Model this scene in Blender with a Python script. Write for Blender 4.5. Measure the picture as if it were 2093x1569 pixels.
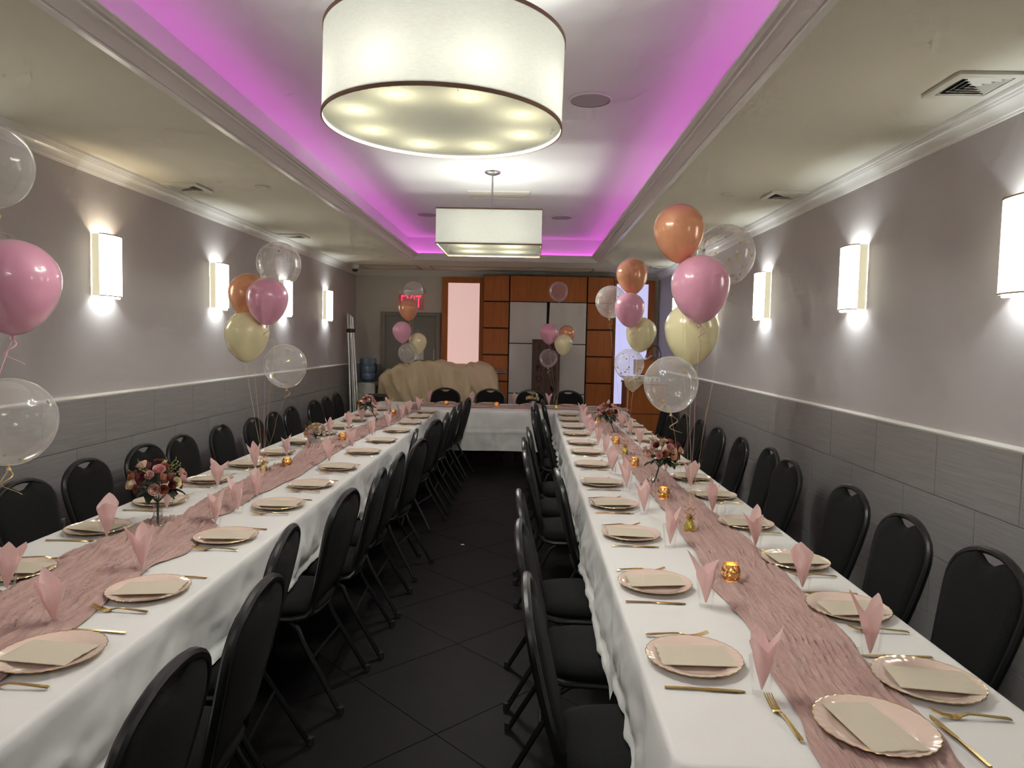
import bpy, bmesh, math, random
import numpy as np
from mathutils import Vector, Matrix, noise

random.seed(7)
S = bpy.context.scene
for o in list(bpy.data.objects):
    bpy.data.objects.remove(o)
COL = S.collection
PI = math.pi

# ------------------------------------------------------------------ camera
CAM_F, CAM_YAW, CAM_PITCH, CAM_ROLL = 1436.46, 0.0228, 0.0614, 0.0204
fw = Vector((-math.sin(CAM_YAW)*math.cos(CAM_PITCH), math.cos(CAM_YAW)*math.cos(CAM_PITCH), -math.sin(CAM_PITCH)))
r0 = Vector((math.cos(CAM_YAW), math.sin(CAM_YAW), 0)); u0 = r0.cross(fw)
rr = r0*math.cos(CAM_ROLL) + u0*math.sin(CAM_ROLL); uu = -r0*math.sin(CAM_ROLL) + u0*math.cos(CAM_ROLL)
cd = bpy.data.cameras.new('camera'); cam = bpy.data.objects.new('camera', cd); COL.objects.link(cam)
M4 = Matrix((rr, uu, -fw)).transposed().to_4x4(); M4.translation = (0, 0, 1.63)
cam.matrix_world = M4
cd.sensor_width = 36; cd.sensor_fit = 'HORIZONTAL'; cd.lens = CAM_F/2093*36; cd.clip_start = .05
S.camera = cam

# ------------------------------------------------------------------ world, exposure, light levels
w = bpy.data.worlds.new('world'); S.world = w; w.use_nodes = True
w.node_tree.nodes['Background'].inputs[0].default_value = (.5, .5, .5, 1)
w.node_tree.nodes['Background'].inputs[1].default_value = 0.0
S.view_settings.view_transform = 'Standard'; S.view_settings.look = 'None'
S.view_settings.gamma = 1; S.view_settings.use_curve_mapping = False
S.view_settings.exposure = 0.66
cy = S.cycles
cy.max_bounces = 6; cy.diffuse_bounces = 3; cy.glossy_bounces = 3; cy.transmission_bounces = 4; cy.transparent_max_bounces = 10
cy.caustics_reflective = False; cy.caustics_refractive = False; cy.sample_clamp_indirect = 4.0
cy.use_adaptive_sampling = True; cy.adaptive_threshold = .13; cy.adaptive_min_samples = 14; cy.use_light_tree = False; cy.use_denoising = True
DRUM_W = 20.0        # watts of each bulb in the drum and box pendants
SCONCE_W = 6.5      # watts of each wall sconce bulb
COVE = 4.4          # cove LED strip emission
SHADE_E = .27       # pendant fabric glow
SCONCE_E = 8.5
LAMP_COL = (.98, 1.0, .91)
COOL = (.86, .95, 1.0)
WARM = (1.0, .80, .52)

# ------------------------------------------------------------------ helpers: materials
MATS = {}
def mat(name, col=(.8, .8, .8), rough=.5, metal=0, coat=0, emit=None, es=0, spec=.5, sheen=0, bump=None, var=None, trans=0, alpha=1):
    m = bpy.data.materials.new(name); m.use_nodes = True
    n = m.node_tree.nodes; l = m.node_tree.links; p = n['Principled BSDF']
    p.inputs['Base Color'].default_value = (*col, 1); p.inputs['Roughness'].default_value = rough
    p.inputs['Metallic'].default_value = metal; p.inputs['Coat Weight'].default_value = coat
    p.inputs['Specular IOR Level'].default_value = spec; p.inputs['Sheen Weight'].default_value = sheen
    p.inputs['Transmission Weight'].default_value = trans; p.inputs['Alpha'].default_value = alpha
    if emit: p.inputs['Emission Color'].default_value = (*emit, 1); p.inputs['Emission Strength'].default_value = es
    if var:      # (scale vector, second colour, amount)
        tc = n.new('ShaderNodeTexCoord'); mp = n.new('ShaderNodeMapping'); mp.inputs['Scale'].default_value = var[0]
        nz = n.new('ShaderNodeTexNoise'); nz.inputs['Scale'].default_value = 1; nz.inputs['Detail'].default_value = 5
        mx = n.new('ShaderNodeMix'); mx.data_type = 'RGBA'; mx.inputs['A'].default_value = (*col, 1); mx.inputs['B'].default_value = (*var[1], 1)
        rp = n.new('ShaderNodeMapRange'); rp.inputs['From Min'].default_value = .35; rp.inputs['From Max'].default_value = .65; rp.inputs['To Max'].default_value = var[2]
        l.new(tc.outputs['Object'], mp.inputs['Vector']); l.new(mp.outputs[0], nz.inputs['Vector'])
        l.new(nz.outputs['Fac'], rp.inputs['Value']); l.new(rp.outputs[0], mx.inputs['Factor']); l.new(mx.outputs['Result'], p.inputs['Base Color'])
    if bump:     # (scale vector, strength, distance)
        tc = n.new('ShaderNodeTexCoord'); mp = n.new('ShaderNodeMapping'); mp.inputs['Scale'].default_value = bump[0]
        nz = n.new('ShaderNodeTexNoise'); nz.inputs['Scale'].default_value = 1; nz.inputs['Detail'].default_value = 4
        b = n.new('ShaderNodeBump'); b.inputs['Strength'].default_value = bump[1]; b.inputs['Distance'].default_value = bump[2]
        l.new(tc.outputs['Object'], mp.inputs['Vector']); l.new(mp.outputs[0], nz.inputs['Vector'])
        l.new(nz.outputs['Fac'], b.inputs['Height']); l.new(b.outputs[0], p.inputs['Normal'])
    MATS[name] = m
    return m

def thin_clear(name, tint=(1, 1, 1), haze=0.0, haze_col=(.9, .9, .88), rough=.03, gloss=1.0, hazerough=False):
    """thin clear film: transparent + fresnel gloss (+ milky haze)"""
    m = bpy.data.materials.new(name); m.use_nodes = True
    n = m.node_tree.nodes; l = m.node_tree.links; n.remove(n['Principled BSDF'])
    t = n.new('ShaderNodeBsdfTransparent'); t.inputs[0].default_value = (*tint, 1)
    g = n.new('ShaderNodeBsdfGlossy'); g.inputs['Roughness'].default_value = rough; g.inputs['Color'].default_value = (1, 1, 1, 1)
    lw = n.new('ShaderNodeLayerWeight'); lw.inputs['Blend'].default_value = .25
    mu = n.new('ShaderNodeMath'); mu.operation = 'MULTIPLY_ADD'; mu.inputs[1].default_value = .40*gloss; mu.inputs[2].default_value = .035*gloss
    l.new(lw.outputs['Fresnel'], mu.inputs[0])
    base = t.outputs[0]
    if haze > 0:
        d = n.new('ShaderNodeBsdfDiffuse'); d.inputs[0].default_value = (*haze_col, 1)
        tl = n.new('ShaderNodeBsdfTranslucent'); tl.inputs[0].default_value = (*haze_col, 1)
        a = n.new('ShaderNodeMixShader'); a.inputs[0].default_value = .5; l.new(d.outputs[0], a.inputs[1]); l.new(tl.outputs[0], a.inputs[2])
        pw = n.new('ShaderNodeMath'); pw.operation = 'POWER'; pw.inputs[1].default_value = 2.5; l.new(lw.outputs['Facing'], pw.inputs[0])
        f = n.new('ShaderNodeMath'); f.operation = 'MULTIPLY_ADD'; f.inputs[1].default_value = .38; f.inputs[2].default_value = haze
        l.new(pw.outputs[0], f.inputs[0]); f.use_clamp = True
        b = n.new('ShaderNodeMixShader'); l.new(f.outputs[0], b.inputs[0]); l.new(t.outputs[0], b.inputs[1]); l.new(a.outputs[0], b.inputs[2])
        base = b.outputs[0]
    mx = n.new('ShaderNodeMixShader'); l.new(mu.outputs[0], mx.inputs[0]); l.new(base, mx.inputs[1]); l.new(g.outputs[0], mx.inputs[2])
    l.new(mx.outputs[0], n['Material Output'].inputs['Surface'])
    MATS[name] = m
    return m

def shade_mat(name, col, emit, es, tr=.6, weave=None):
    """lamp shade fabric: light passes through it, and it glows"""
    m = bpy.data.materials.new(name); m.use_nodes = True
    n = m.node_tree.nodes; l = m.node_tree.links; n.remove(n['Principled BSDF'])
    d = n.new('ShaderNodeBsdfDiffuse'); d.inputs[0].default_value = (*col, 1)
    tl = n.new('ShaderNodeBsdfTranslucent'); tl.inputs[0].default_value = (*col, 1)
    tc = n.new('ShaderNodeTexCoord'); mp = n.new('ShaderNodeMapping'); mp.inputs['Scale'].default_value = (60, 60, 240)
    nz = n.new('ShaderNodeTexNoise'); nz.inputs['Scale'].default_value = 1; l.new(tc.outputs['Object'], mp.inputs[0]); l.new(mp.outputs[0], nz.inputs['Vector'])
    rp = n.new('ShaderNodeMapRange'); rp.inputs['To Min'].default_value = .86; rp.inputs['To Max'].default_value = 1.1; l.new(nz.outputs['Fac'], rp.inputs['Value'])
    e = n.new('ShaderNodeEmission'); e.inputs[0].default_value = (*emit, 1)
    mu = n.new('ShaderNodeMath'); mu.operation = 'MULTIPLY'; mu.inputs[1].default_value = es; l.new(rp.outputs[0], mu.inputs[0]); l.new(mu.outputs[0], e.inputs['Strength'])
    a = n.new('ShaderNodeMixShader'); a.inputs[0].default_value = tr; l.new(d.outputs[0], a.inputs[1]); l.new(tl.outputs[0], a.inputs[2])
    s = n.new('ShaderNodeAddShader'); l.new(a.outputs[0], s.inputs[0]); l.new(e.outputs[0], s.inputs[1])
    out = s.outputs[0]
    if weave:    # open weave: part of the light passes straight through
        tp_ = n.new('ShaderNodeBsdfTransparent'); tp_.inputs[0].default_value = (*weave, 1)
        s2 = n.new('ShaderNodeAddShader'); l.new(out, s2.inputs[0]); l.new(tp_.outputs[0], s2.inputs[1]); out = s2.outputs[0]
    l.new(out, n['Material Output'].inputs['Surface'])
    MATS[name] = m
    return m

mat('paint', (.54, .505, .50), .55, spec=.35, bump=((220, 220, 220), .08, .002))
mat('backpaint', (.64, .61, .55), .6, spec=.3)
mat('tile', (.30, .285, .28), .42, spec=.4, var=((3, 3, 130), (.38, .365, .36), .8), bump=((4, 4, 160), .10, .002))
mat('grout', (.05, .045, .042), .9)
mat('ceil', (.74, .70, .59), .8, spec=.2)
mat('trayceil', (.80, .80, .80), .8, spec=.2)
mat('crown', (.78, .75, .70), .32, spec=.5)
mat('floortile', (.006, .0052, .0053), .55, spec=.15, var=((9, 9, 9), (.009, .0075, .0078), .8), bump=((60, 60, 60), .06, .002))
mat('floorgrout', (.004, .004, .004), .9)
mat('wood', (.45, .135, .032), .40, spec=.3, var=((30, 30, 3), (.53, .17, .043), .8))
mat('wooddark', (.30, .085, .03), .45, var=((30, 30, 3), (.36, .11, .036), .8))
mat('jointdark', (.018, .012, .010), .7)
mat('whitepanel', (.82, .79, .75), .85, bump=((150, 150, 150), .15, .002))
mat('cloth', (.86, .85, .82), .75, spec=.25, sheen=.15, bump=((500, 500, 500), .10, .001))
mat('gauze', (.50, .31, .275), .9, spec=.1, sheen=.2, bump=((150, 11, 20), 1.0, .010), var=((60, 6, 30), (.61, .41, .36), .8))
mat('gauzecross', (.50, .31, .275), .9, spec=.1, sheen=.2, bump=((11, 150, 20), 1.0, .010), var=((6, 60, 30), (.61, .41, .36), .8))
mat('fabric', (.009, .009, .0087), .9, spec=.15, sheen=.02, bump=((420, 420, 420), .6, .002), var=((260, 260, 260), (.022, .022, .021), .6))
mat('blackmetal', (.008, .0085, .009), .32, spec=.5, bump=((300, 300, 300), .25, .001))
mat('rubber', (.012, .012, .012), .8)
mat('plate', (.88, .68, .57), .16, coat=.6, spec=.5)
mat('gold', (.90, .66, .27), .17, metal=1)
mat('goldfoil', (.78, .66, .16), .20, metal=1, bump=((70, 70, 70), .6, .006))
mat('napkin', (.74, .66, .52), .9, spec=.2, bump=((300, 300, 300), .2, .001))
mat('pinknapkin', (.97, .70, .675), .9, spec=.1, sheen=.2)
mat('pinkballoon', (.78, .35, .48), .22, coat=.5, spec=.6, sheen=.2)
mat('orangeballoon', (.80, .36, .19), .24, coat=.4, spec=.6, metal=.1)
mat('creamballoon', (.84, .77, .46), .24, coat=.5, spec=.6)
thin_clear('clearballoon', (1, 1, 1), .225, (.97, .96, .93), .12, .7)
thin_clear('clearplain', (.98, .95, .96), .12, (.90, .82, .82), .06, .9)
thin_clear('glass', (.995, .995, .995), 0, rough=.02, gloss=.55)
thin_clear('vaseglass', (.985, .99, .985), 0, rough=.02, gloss=.9)
mat('confettigold', (.72, .47, .10), .3, metal=.8)
mat('ribbonpink', (.80, .42, .45), .4, sheen=.3)
mat('ribbongold', (.80, .55, .24), .35, metal=.3)
mat('ribboncream', (.85, .78, .58), .4)
mat('rosegold', (.85, .45, .30), .25, metal=.7)
mat('stem', (.035, .055, .035), .6)
mat('leaf', (.022, .040, .020), .5, var=((30, 30, 30), (.05, .075, .03), .7))
mat('sprig', (.33, .33, .10), .6)
mat('rose_burgundy', (.14, .022, .028), .6)
mat('rose_rust', (.34, .10, .050), .6)
mat('rose_pink', (.70, .34, .33), .6)
mat('rose_blush', (.80, .50, .44), .6)
mat('rose_peach', (.78, .47, .28), .6)
mat('rose_cream', (.78, .68, .42), .6)
mat('rose_white', (.80, .76, .64), .6)
mat('whiteplastic', (.72, .71, .68), .45)
mat('ventwhite', (.72, .69, .60), .45)
mat('ventdark', (.025, .025, .03), .8)
mat('speaker', (.40, .37, .38), .7)
mat('steel', (.52, .53, .53), .28, metal=1)
mat('pole', (.66, .66, .63), .33, metal=.75)
mat('blackplastic', (.012, .012, .013), .4)
mat('doorgrey', (.22, .205, .18), .5)
mat('doorframe', (.24, .215, .18), .45)
mat('drape', (.76, .615, .40), .8, sheen=.2, bump=((300, 300, 300), .15, .001))
mat('bluejug', (.16, .24, .36), .18, coat=.3)
mat('paper', (.8, .8, .78), .8)
mat('signboard', (.085, .042, .026), .6, var=((30, 30, 3), (.11, .055, .034), .8))
mat('signletter', (.018, .010, .008), .6)
mat('binplastic', (.03, .03, .028), .5)
mat('pinklit', (.8, .6, .55), .5, emit=(1, .66, .61), es=.36)
mat('bluelit', (.6, .6, .8), .5, emit=(.60, .61, 1.0), es=.52)
mat('exitred', (.8, .02, .05), .5, emit=(1, .03, .10), es=1.5)
thin_clear('exitpanel', (1, .9, .9), .12, (.75, .5, .5), .05)
mat('cove', (0, 0, 0), .5, emit=(.95, .14, .88), es=COVE)
mat('flame', (1, .6, .1), .5, emit=(1, .70, .20), es=3.0)
mat('brownrim', (.30, .20, .11), .6)
shade_mat('shade', (.014, .0136, .0118), (1, .965, .84), SHADE_E, .75)
shade_mat('diffuser', (.016, .0145, .010), (1, .90, .62), SHADE_E*.06, .7, (.24, .24, .24))
thin_clear('topfilter', (.12, .12, .12), 0, gloss=0)  # filter added over the open pendant tops, dims their light on the ceiling
shade_mat('sconceshade', (.35, .34, .29), (1, .965, .80), SCONCE_E*.55, .6)
mat('sconceside', (.5, .46, .34), .6, emit=(1, .92, .64), es=.38)
mat('sconcelens', (.9, .9, .9), .5, emit=(.95, .98, 1), es=SCONCE_E*1.3)

def mercury():
    m = bpy.data.materials.new('mercuryglass'); m.use_nodes = True; n = m.node_tree.nodes; l = m.node_tree.links
    p = n['Principled BSDF']; p.inputs['Base Color'].default_value = (.85, .52, .25, 1); p.inputs['Metallic'].default_value = .85; p.inputs['Roughness'].default_value = .22
    t = n.new('ShaderNodeBsdfTransparent'); t.inputs[0].default_value = (1, .82, .42, 1)
    tc = n.new('ShaderNodeTexCoord'); nz = n.new('ShaderNodeTexNoise'); nz.inputs['Scale'].default_value = 170; nz.inputs['Detail'].default_value = 3
    rp = n.new('ShaderNodeMapRange'); rp.inputs['From Min'].default_value = .54; rp.inputs['From Max'].default_value = .62
    l.new(tc.outputs['Object'], nz.inputs['Vector']); l.new(nz.outputs['Fac'], rp.inputs['Value'])
    mx = n.new('ShaderNodeMixShader'); l.new(rp.outputs[0], mx.inputs[0]); l.new(p.outputs[0], mx.inputs[1]); l.new(t.outputs[0], mx.inputs[2])
    l.new(mx.outputs[0], n['Material Output'].inputs['Surface']); MATS['mercuryglass'] = m
mercury()
def pearl(name):   # soft inner glow of latex
    m = MATS[name]; p = m.node_tree.nodes['Principled BSDF']
    p.inputs['Subsurface Weight'].default_value = .25; p.inputs['Subsurface Radius'].default_value = (.05, .03, .03); p.inputs['Subsurface Scale'].default_value = .3
for nm in ('flame', 'exitred'): MATS[nm].cycles.emission_sampling = 'NONE'
# paper napkins let a little light through
for nm in ('pinknapkin', 'napkin'):
    m = MATS[nm]; n = m.node_tree.nodes; l = m.node_tree.links; p = n['Principled BSDF']
    tl = n.new('ShaderNodeBsdfTranslucent'); tl.inputs[0].default_value = p.inputs['Base Color'].default_value
    mx = n.new('ShaderNodeMixShader'); mx.inputs[0].default_value = .35 if nm == 'pinknapkin' else .1
    l.new(p.outputs[0], mx.inputs[1]); l.new(tl.outputs[0], mx.inputs[2]); l.new(mx.outputs[0], n['Material Output'].inputs['Surface'])

# ------------------------------------------------------------------ helpers: meshes
class MB:
    def __init__(s): s.v = []; s.f = []
    def add(s, vs, fs):
        b = len(s.v); s.v += [tuple(p) for p in vs]; s.f += [tuple(i+b for i in f) for f in fs]; return s
    def box(s, c, d, R=None):
        x, y, z = d[0]/2, d[1]/2, d[2]/2
        vs = [Vector(p) for p in ((-x,-y,-z),(x,-y,-z),(x,y,-z),(-x,y,-z),(-x,-y,z),(x,-y,z),(x,y,z),(-x,y,z))]
        if R: vs = [R @ p for p in vs]
        return s.add([p+Vector(c) for p in vs], [(0,3,2,1),(4,5,6,7),(0,1,5,4),(1,2,6,5),(2,3,7,6),(3,0,4,7)])
    def bx(s, x0, x1, y0, y1, z0, z1): return s.box(((x0+x1)/2,(y0+y1)/2,(z0+z1)/2), (x1-x0, y1-y0, z1-z0))
    def rbox(s, c, d, r=.01, seg=2):
        bm = bmesh.new(); bmesh.ops.create_cube(bm, size=1); bmesh.ops.scale(bm, vec=d, verts=bm.verts)
        bmesh.ops.bevel(bm, geom=bm.edges[:], offset=r, segments=seg, affect='EDGES', profile=.5)
        bm.verts.ensure_lookup_table(); bm.verts.index_update()
        s.add([p.co+Vector(c) for p in bm.verts], [[q.index for q in f.verts] for f in bm.faces]); bm.free(); return s
    def tube(s, pts, r, n=8, closed=False, cap=True, flat=1.0):
        pts = [Vector(p) for p in pts]; k = len(pts); rs = r if hasattr(r, '__len__') else [r]*k
        ring = []; prev = None
        for i, p in enumerate(pts):
            a = pts[(i-1) % k] if (closed or i > 0) else p; b = pts[(i+1) % k] if (closed or i < k-1) else p
            t = (b-a).normalized() if (b-a).length > 1e-9 else Vector((0,0,1))
            if prev is None:
                h = Vector((0,0,1)) if abs(t.z) < .9 else Vector((1,0,0)); x = t.cross(h).normalized()
            else:
                x = prev - t*prev.dot(t); x = x.normalized() if x.length > 1e-6 else t.orthogonal().normalized()
            prev = x; y = t.cross(x)
            ring.append([p + x*math.cos(2*PI*j/n)*rs[i] + y*math.sin(2*PI*j/n)*rs[i]*flat for j in range(n)])
        vs = [q for g in ring for q in g]; fs = []
        for i in range(k if closed else k-1):
            i2 = (i+1) % k
            for j in range(n): fs.append((i*n+j, i*n+(j+1) % n, i2*n+(j+1) % n, i2*n+j))
        if cap and not closed: fs += [tuple(range(n))[::-1], tuple((k-1)*n+j for j in range(n))]
        return s.add(vs, fs)
    def lathe(s, prof, n=32, c=(0,0,0), capb=False, capt=False, fn=None):
        vs = []; fs = []; k = len(prof)
        for r, z in prof:
            for j in range(n):
                a = 2*PI*j/n; q = r*(fn(a, r) if fn else 1); vs.append((c[0]+q*math.cos(a), c[1]+q*math.sin(a), c[2]+z))
        for i in range(k-1):
            for j in range(n): fs.append((i*n+j, i*n+(j+1) % n, (i+1)*n+(j+1) % n, (i+1)*n+j))
        if capb: fs.append(tuple(range(n))[::-1])
        if capt: fs.append(tuple((k-1)*n+j for j in range(n)))
        return s.add(vs, fs)
    def prism(s, poly, z0, z1, axis='z'):
        k = len(poly); f = {'z': lambda u, v, w_: (u, v, w_), 'y': lambda u, v, w_: (u, w_, v), 'x': lambda u, v, w_: (w_, u, v)}[axis]
        vs = [f(u, v, z0) for u, v in poly] + [f(u, v, z1) for u, v in poly]
        fs = [tuple(range(k))[::-1], tuple(range(k, 2*k))] + [(i, (i+1) % k, k+(i+1) % k, k+i) for i in range(k)]
        return s.add(vs, fs)
    def grid(s, P):     # P: rows of points
        a = len(P); b = len(P[0])
        return s.add([p for r in P for p in r], [(i*b+j, i*b+j+1, (i+1)*b+j+1, (i+1)*b+j) for i in range(a-1) for j in range(b-1)])
    def loft(s, secs):  # closed rings, capped
        b = len(secs[0]); vs = [p for r in secs for p in r]
        fs = [(i*b+j, i*b+(j+1) % b, (i+1)*b+(j+1) % b, (i+1)*b+j) for i in range(len(secs)-1) for j in range(b)]
        fs += [tuple(range(b))[::-1], tuple((len(secs)-1)*b+j for j in range(b))]
        return s.add(vs, fs)
    def mesh(s, name, material, smooth=True, angle=35, recalc=True):
        me = bpy.data.meshes.new(name); me.from_pydata(s.v, [], s.f)
        if recalc:
            bm = bmesh.new(); bm.from_mesh(me); bmesh.ops.recalc_face_normals(bm, faces=bm.faces); bm.to_mesh(me); bm.free()
        me.materials.append(MATS[material])
        if smooth:
            me.shade_smooth(); me.set_sharp_from_angle(angle=math.radians(angle))
        me.update(); return me

def link(name, data, parent=None, loc=(0,0,0), rot=(0,0,0), scale=None):
    o = bpy.data.objects.new(name, data); COL.objects.link(o); o.location = loc; o.rotation_euler = rot
    if scale: o.scale = scale
    if parent: o.parent = parent
    return o
def tag(o, label, cat, group=None):
    o['label'] = label; o['category'] = cat
    if group: o['group'] = group
    return o
def thing(name, label, cat, loc=(0,0,0), rz=0, group=None, rot=None):
    return tag(link(name, None, None, loc, rot or (0,0,rz)), label, cat, group)
def solo(name, me, label, cat, loc=(0,0,0), rot=(0,0,0), group=None, scale=None):
    return tag(link(name, me, None, loc, rot, scale), label, cat, group)
def struct(name, mb, material, smooth=False, angle=30):
    o = link(name, mb.mesh(name, material, smooth, angle)); o['kind'] = 'structure'; return o
def lamp(name, parent, loc, watts, col, radius=.03):
    d = bpy.data.lights.new(name, 'POINT'); d.energy = watts; d.color = col; d.shadow_soft_size = radius
    return link(name, d, parent, loc)
ORD = ['nearest', 'second', 'third', 'fourth', 'fifth', 'sixth', 'seventh', 'eighth', 'ninth', 'tenth', 'eleventh', 'twelfth', 'thirteenth', 'fourteenth']
def nth(i): return 'nearest' if i == 0 else ORD[i] + ' from camera'

# ------------------------------------------------------------------ room shell
XL, XR, YF, YB, ZC = -2.75, 2.01, -2.6, 11.1, 2.70
ZR = 1.215          # top of the tiled wainscot
TW, TH = .595, .2945
floor = struct('floor', MB().bx(XL-.1, XR+.1, YF-.1, YB+.1, -.1, -.006), 'floorgrout')
def clip(poly, x0, x1, y0, y1):
    for ax, lim, sg in ((0, x0, 1), (0, x1, -1), (1, y0, 1), (1, y1, -1)):
        out = []
        for i in range(len(poly)):
            a, b = poly[i], poly[(i+1) % len(poly)]; da, db = (a[ax]-lim)*sg, (b[ax]-lim)*sg
            if da >= 0: out.append(a)
            if da*db < 0:
                t = da/(da-db); out.append((a[0]+(b[0]-a[0])*t, a[1]+(b[1]-a[1])*t))
        poly = out
        if len(poly) < 3: return None
    return poly
D = .873; g = .0025
for i in range(-14, 15):
    for j in range(-14, 15):
        cx = -.35 + (i+j)*D/2; cy = 2.805 + D/2 + (i-j)*D/2
        h = D/2 - g*1.2
        p = clip([(cx-h, cy), (cx, cy-h), (cx+h, cy), (cx, cy+h)], XL+.015, XR-.015, YF+.01, YB-.01)
        if p and cy < 11.3: link('tile', MB().prism(p, -.006, 0).mesh('floor_tile', 'floortile', False), floor)

wl = struct('wall_left', MB().bx(XL-.1, XL, YF, YB, 0, ZC), 'paint')
wr = struct('wall_right', MB().bx(XR, XR+.1, YF, YB, 0, ZC), 'paint')
wb = struct('wall_back', MB().bx(XL-.1, XR+.1, YB, YB+.1, 0, ZC), 'backpaint')
wf = struct('wall_front', MB().bx(XL-.1, XR+.1, YF-.1, YF, 0, ZC), 'paint')
struct('trim_1', MB().bx(XL, XL+.006, YF, YB, 0, ZR), 'grout'); struct('trim_2', MB().bx(XR-.006, XR, YF, YB, 0, ZR), 'grout')
tcache = {}
def tile_mesh(l, h):
    k = (round(l, 3), round(h, 3))
    if k not in tcache: tcache[k] = MB().rbox((0,0,0), (.012, l-.003, h-.003), .0015, 1).mesh('wall_tile', 'tile', False)
    return tcache[k]
def wall_tiles(parent, X, sgn, j1, j2):
    for row in range(4):
        z1 = ZR - row*TH; z0 = max(z1-TH, .02); s0 = (j1 if row % 2 == 0 else j2)
        y = s0 - math.ceil((s0-YF)/TW)*TW
        while y < YB:
            a, b = max(y, YF+.005), min(y+TW, YB-.012)
            if b-a > .03: link('tile', tile_mesh(b-a, z1-z0), parent, (X+sgn*.010, (a+b)/2, (z0+z1)/2))
            y += TW
wall_tiles(wl, XL, 1, 3.878, 3.584); wall_tiles(wr, XR, -1, 2.849, 3.127)
for row in range(4):
    z1 = ZR-row*TH; z0 = max(z1-TH, .02)
    for a, b in ((XL+.018, -2.345),):
        me = MB().rbox((0,0,0), (b-a-.003, .012, z1-z0-.003), .0015, 1).mesh('wall_tile', 'tile', False)
        link('tile', me, wb, ((a+b)/2, YB-.008, (z0+z1)/2))
def sweep(prof, path, closed=False):
    """profile (inward distance, z) swept along a plan path; inward = left of travel"""
    mb = MB(); secs = []
    k = len(path)
    for i, p in enumerate(path):
        p = Vector(p); a = Vector(path[(i-1) % k]) if closed or i > 0 else None; b = Vector(path[(i+1) % k]) if closed or i < k-1 else None
        d1 = (p-a).normalized() if a is not None else (b-p).normalized(); d2 = (b-p).normalized() if b is not None else d1
        n1 = Vector((-d1.y, d1.x)); n2 = Vector((-d2.y, d2.x)); n = (n1+n2)/(1+n1.dot(n2))
        secs.append([(p.x+n.x*d, p.y+n.y*d, z) for d, z in prof])
    if closed: secs.append(secs[0])
    return mb.grid(secs)
crown_prof = [(0, 2.612), (.008, 2.612), (.012, 2.622), (.016, 2.624), (.020, 2.634), (.028, 2.648), (.040, 2.660), (.050, 2.666), (.054, 2.672), (.060, 2.674), (.066, 2.682), (.074, 2.684), (.080, 2.690), (.084, 2.70)]
crown = struct('trim_3', sweep(crown_prof, [(XL, YB), (XL, YF)]), 'crown', True, 25)
struct('trim_4', sweep(crown_prof, [(XR, YF), (XR, YB)]), 'crown', True, 25)
struct('trim_5', sweep(crown_prof, [(XR, YB), (XL, YB)]), 'crown', True, 25)
rail_prof = [(0, ZR-.004), (.014, ZR-.002), (.020, ZR+.004), (.022, ZR+.012), (.018, ZR+.020), (.010, ZR+.024), (0, ZR+.026)]
struct('trim_6', sweep(rail_prof, [(XL, YB), (XL, YF)]), 'crown', True, 40)
struct('trim_7', sweep(rail_prof, [(XR, YF), (XR, YB)]), 'crown', True, 40)
struct('trim_8', sweep(rail_prof, [(-2.345, YB), (XL, YB)]), 'crown', True, 40)
# ceiling with the raised tray
OX0, OX1, OY0, OY1, ZT = -1.63, .926, -1.5, 9.55, 3.0
WX0, WX1, WY0, WY1 = OX0-.035, OX1+.035, OY0-.035, OY1+.035
mb = MB()
mb.bx(XL-.1, OX0, YF-.1, YB+.1, ZC, ZC+.05); mb.bx(OX1, XR+.1, YF-.1, YB+.1, ZC, ZC+.05)
mb.bx(OX0, OX1, YF-.1, OY0, ZC, ZC+.05); mb.bx(OX0, OX1, OY1, YB+.1, ZC, ZC+.05)
struct('ceiling', mb, 'ceil')
mb = MB()
mb.bx(WX0-.06, WX1+.06, WY0-.06, WY1+.06, ZT, ZT+.05)
mb.bx(WX0-.06, WX0, WY0, WY1, ZC+.05, ZT); mb.bx(WX1, WX1+.06, WY0, WY1, ZC+.05, ZT)
mb.bx(WX0, WX1, WY0-.06, WY0, ZC+.05, ZT); mb.bx(WX0, WX1, WY1, WY1+.06, ZC+.05, ZT)
struct('ceiling_tray', mb, 'trayceil')
tp = [(-.002, 2.699), (-.002, 2.690), (.026, 2.690), (.028, 2.697), (.036, 2.699), (.042, 2.706), (.052, 2.716), (.066, 2.730), (.080, 2.738), (.086, 2.740), (.090, 2.748), (.104, 2.752), (.112, 2.760), (.118, 2.764), (.120, 2.770), (.112, 2.775), (.10, 2.768), (.02, 2.760), (-.034, 2.755)]
struct('trim_9', sweep(tp, [(OX0, OY0), (OX1, OY0), (OX1, OY1), (OX0, OY1)], True), 'crown', True, 25)
# cove LED strips on the ledge behind the moulding
for k, (a, b, c, d) in enumerate(((OX0-.012, OX0+.006, OY0, OY1), (OX1-.006, OX1+.012, OY0, OY1), (OX0+.03, OX1-.03, OY1-.006, OY1+.012), (OX0+.03, OX1-.03, OY0-.012, OY0+.006))):
    solo('led_strip', MB().bx(a, b, c, d, 2.764, 2.772).mesh('led_strip', 'cove', False),
         'purple glowing cove light strip hidden behind the %s tray moulding' % ('left', 'right', 'far', 'near')[k], 'light strip', group='cove light strips')

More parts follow.
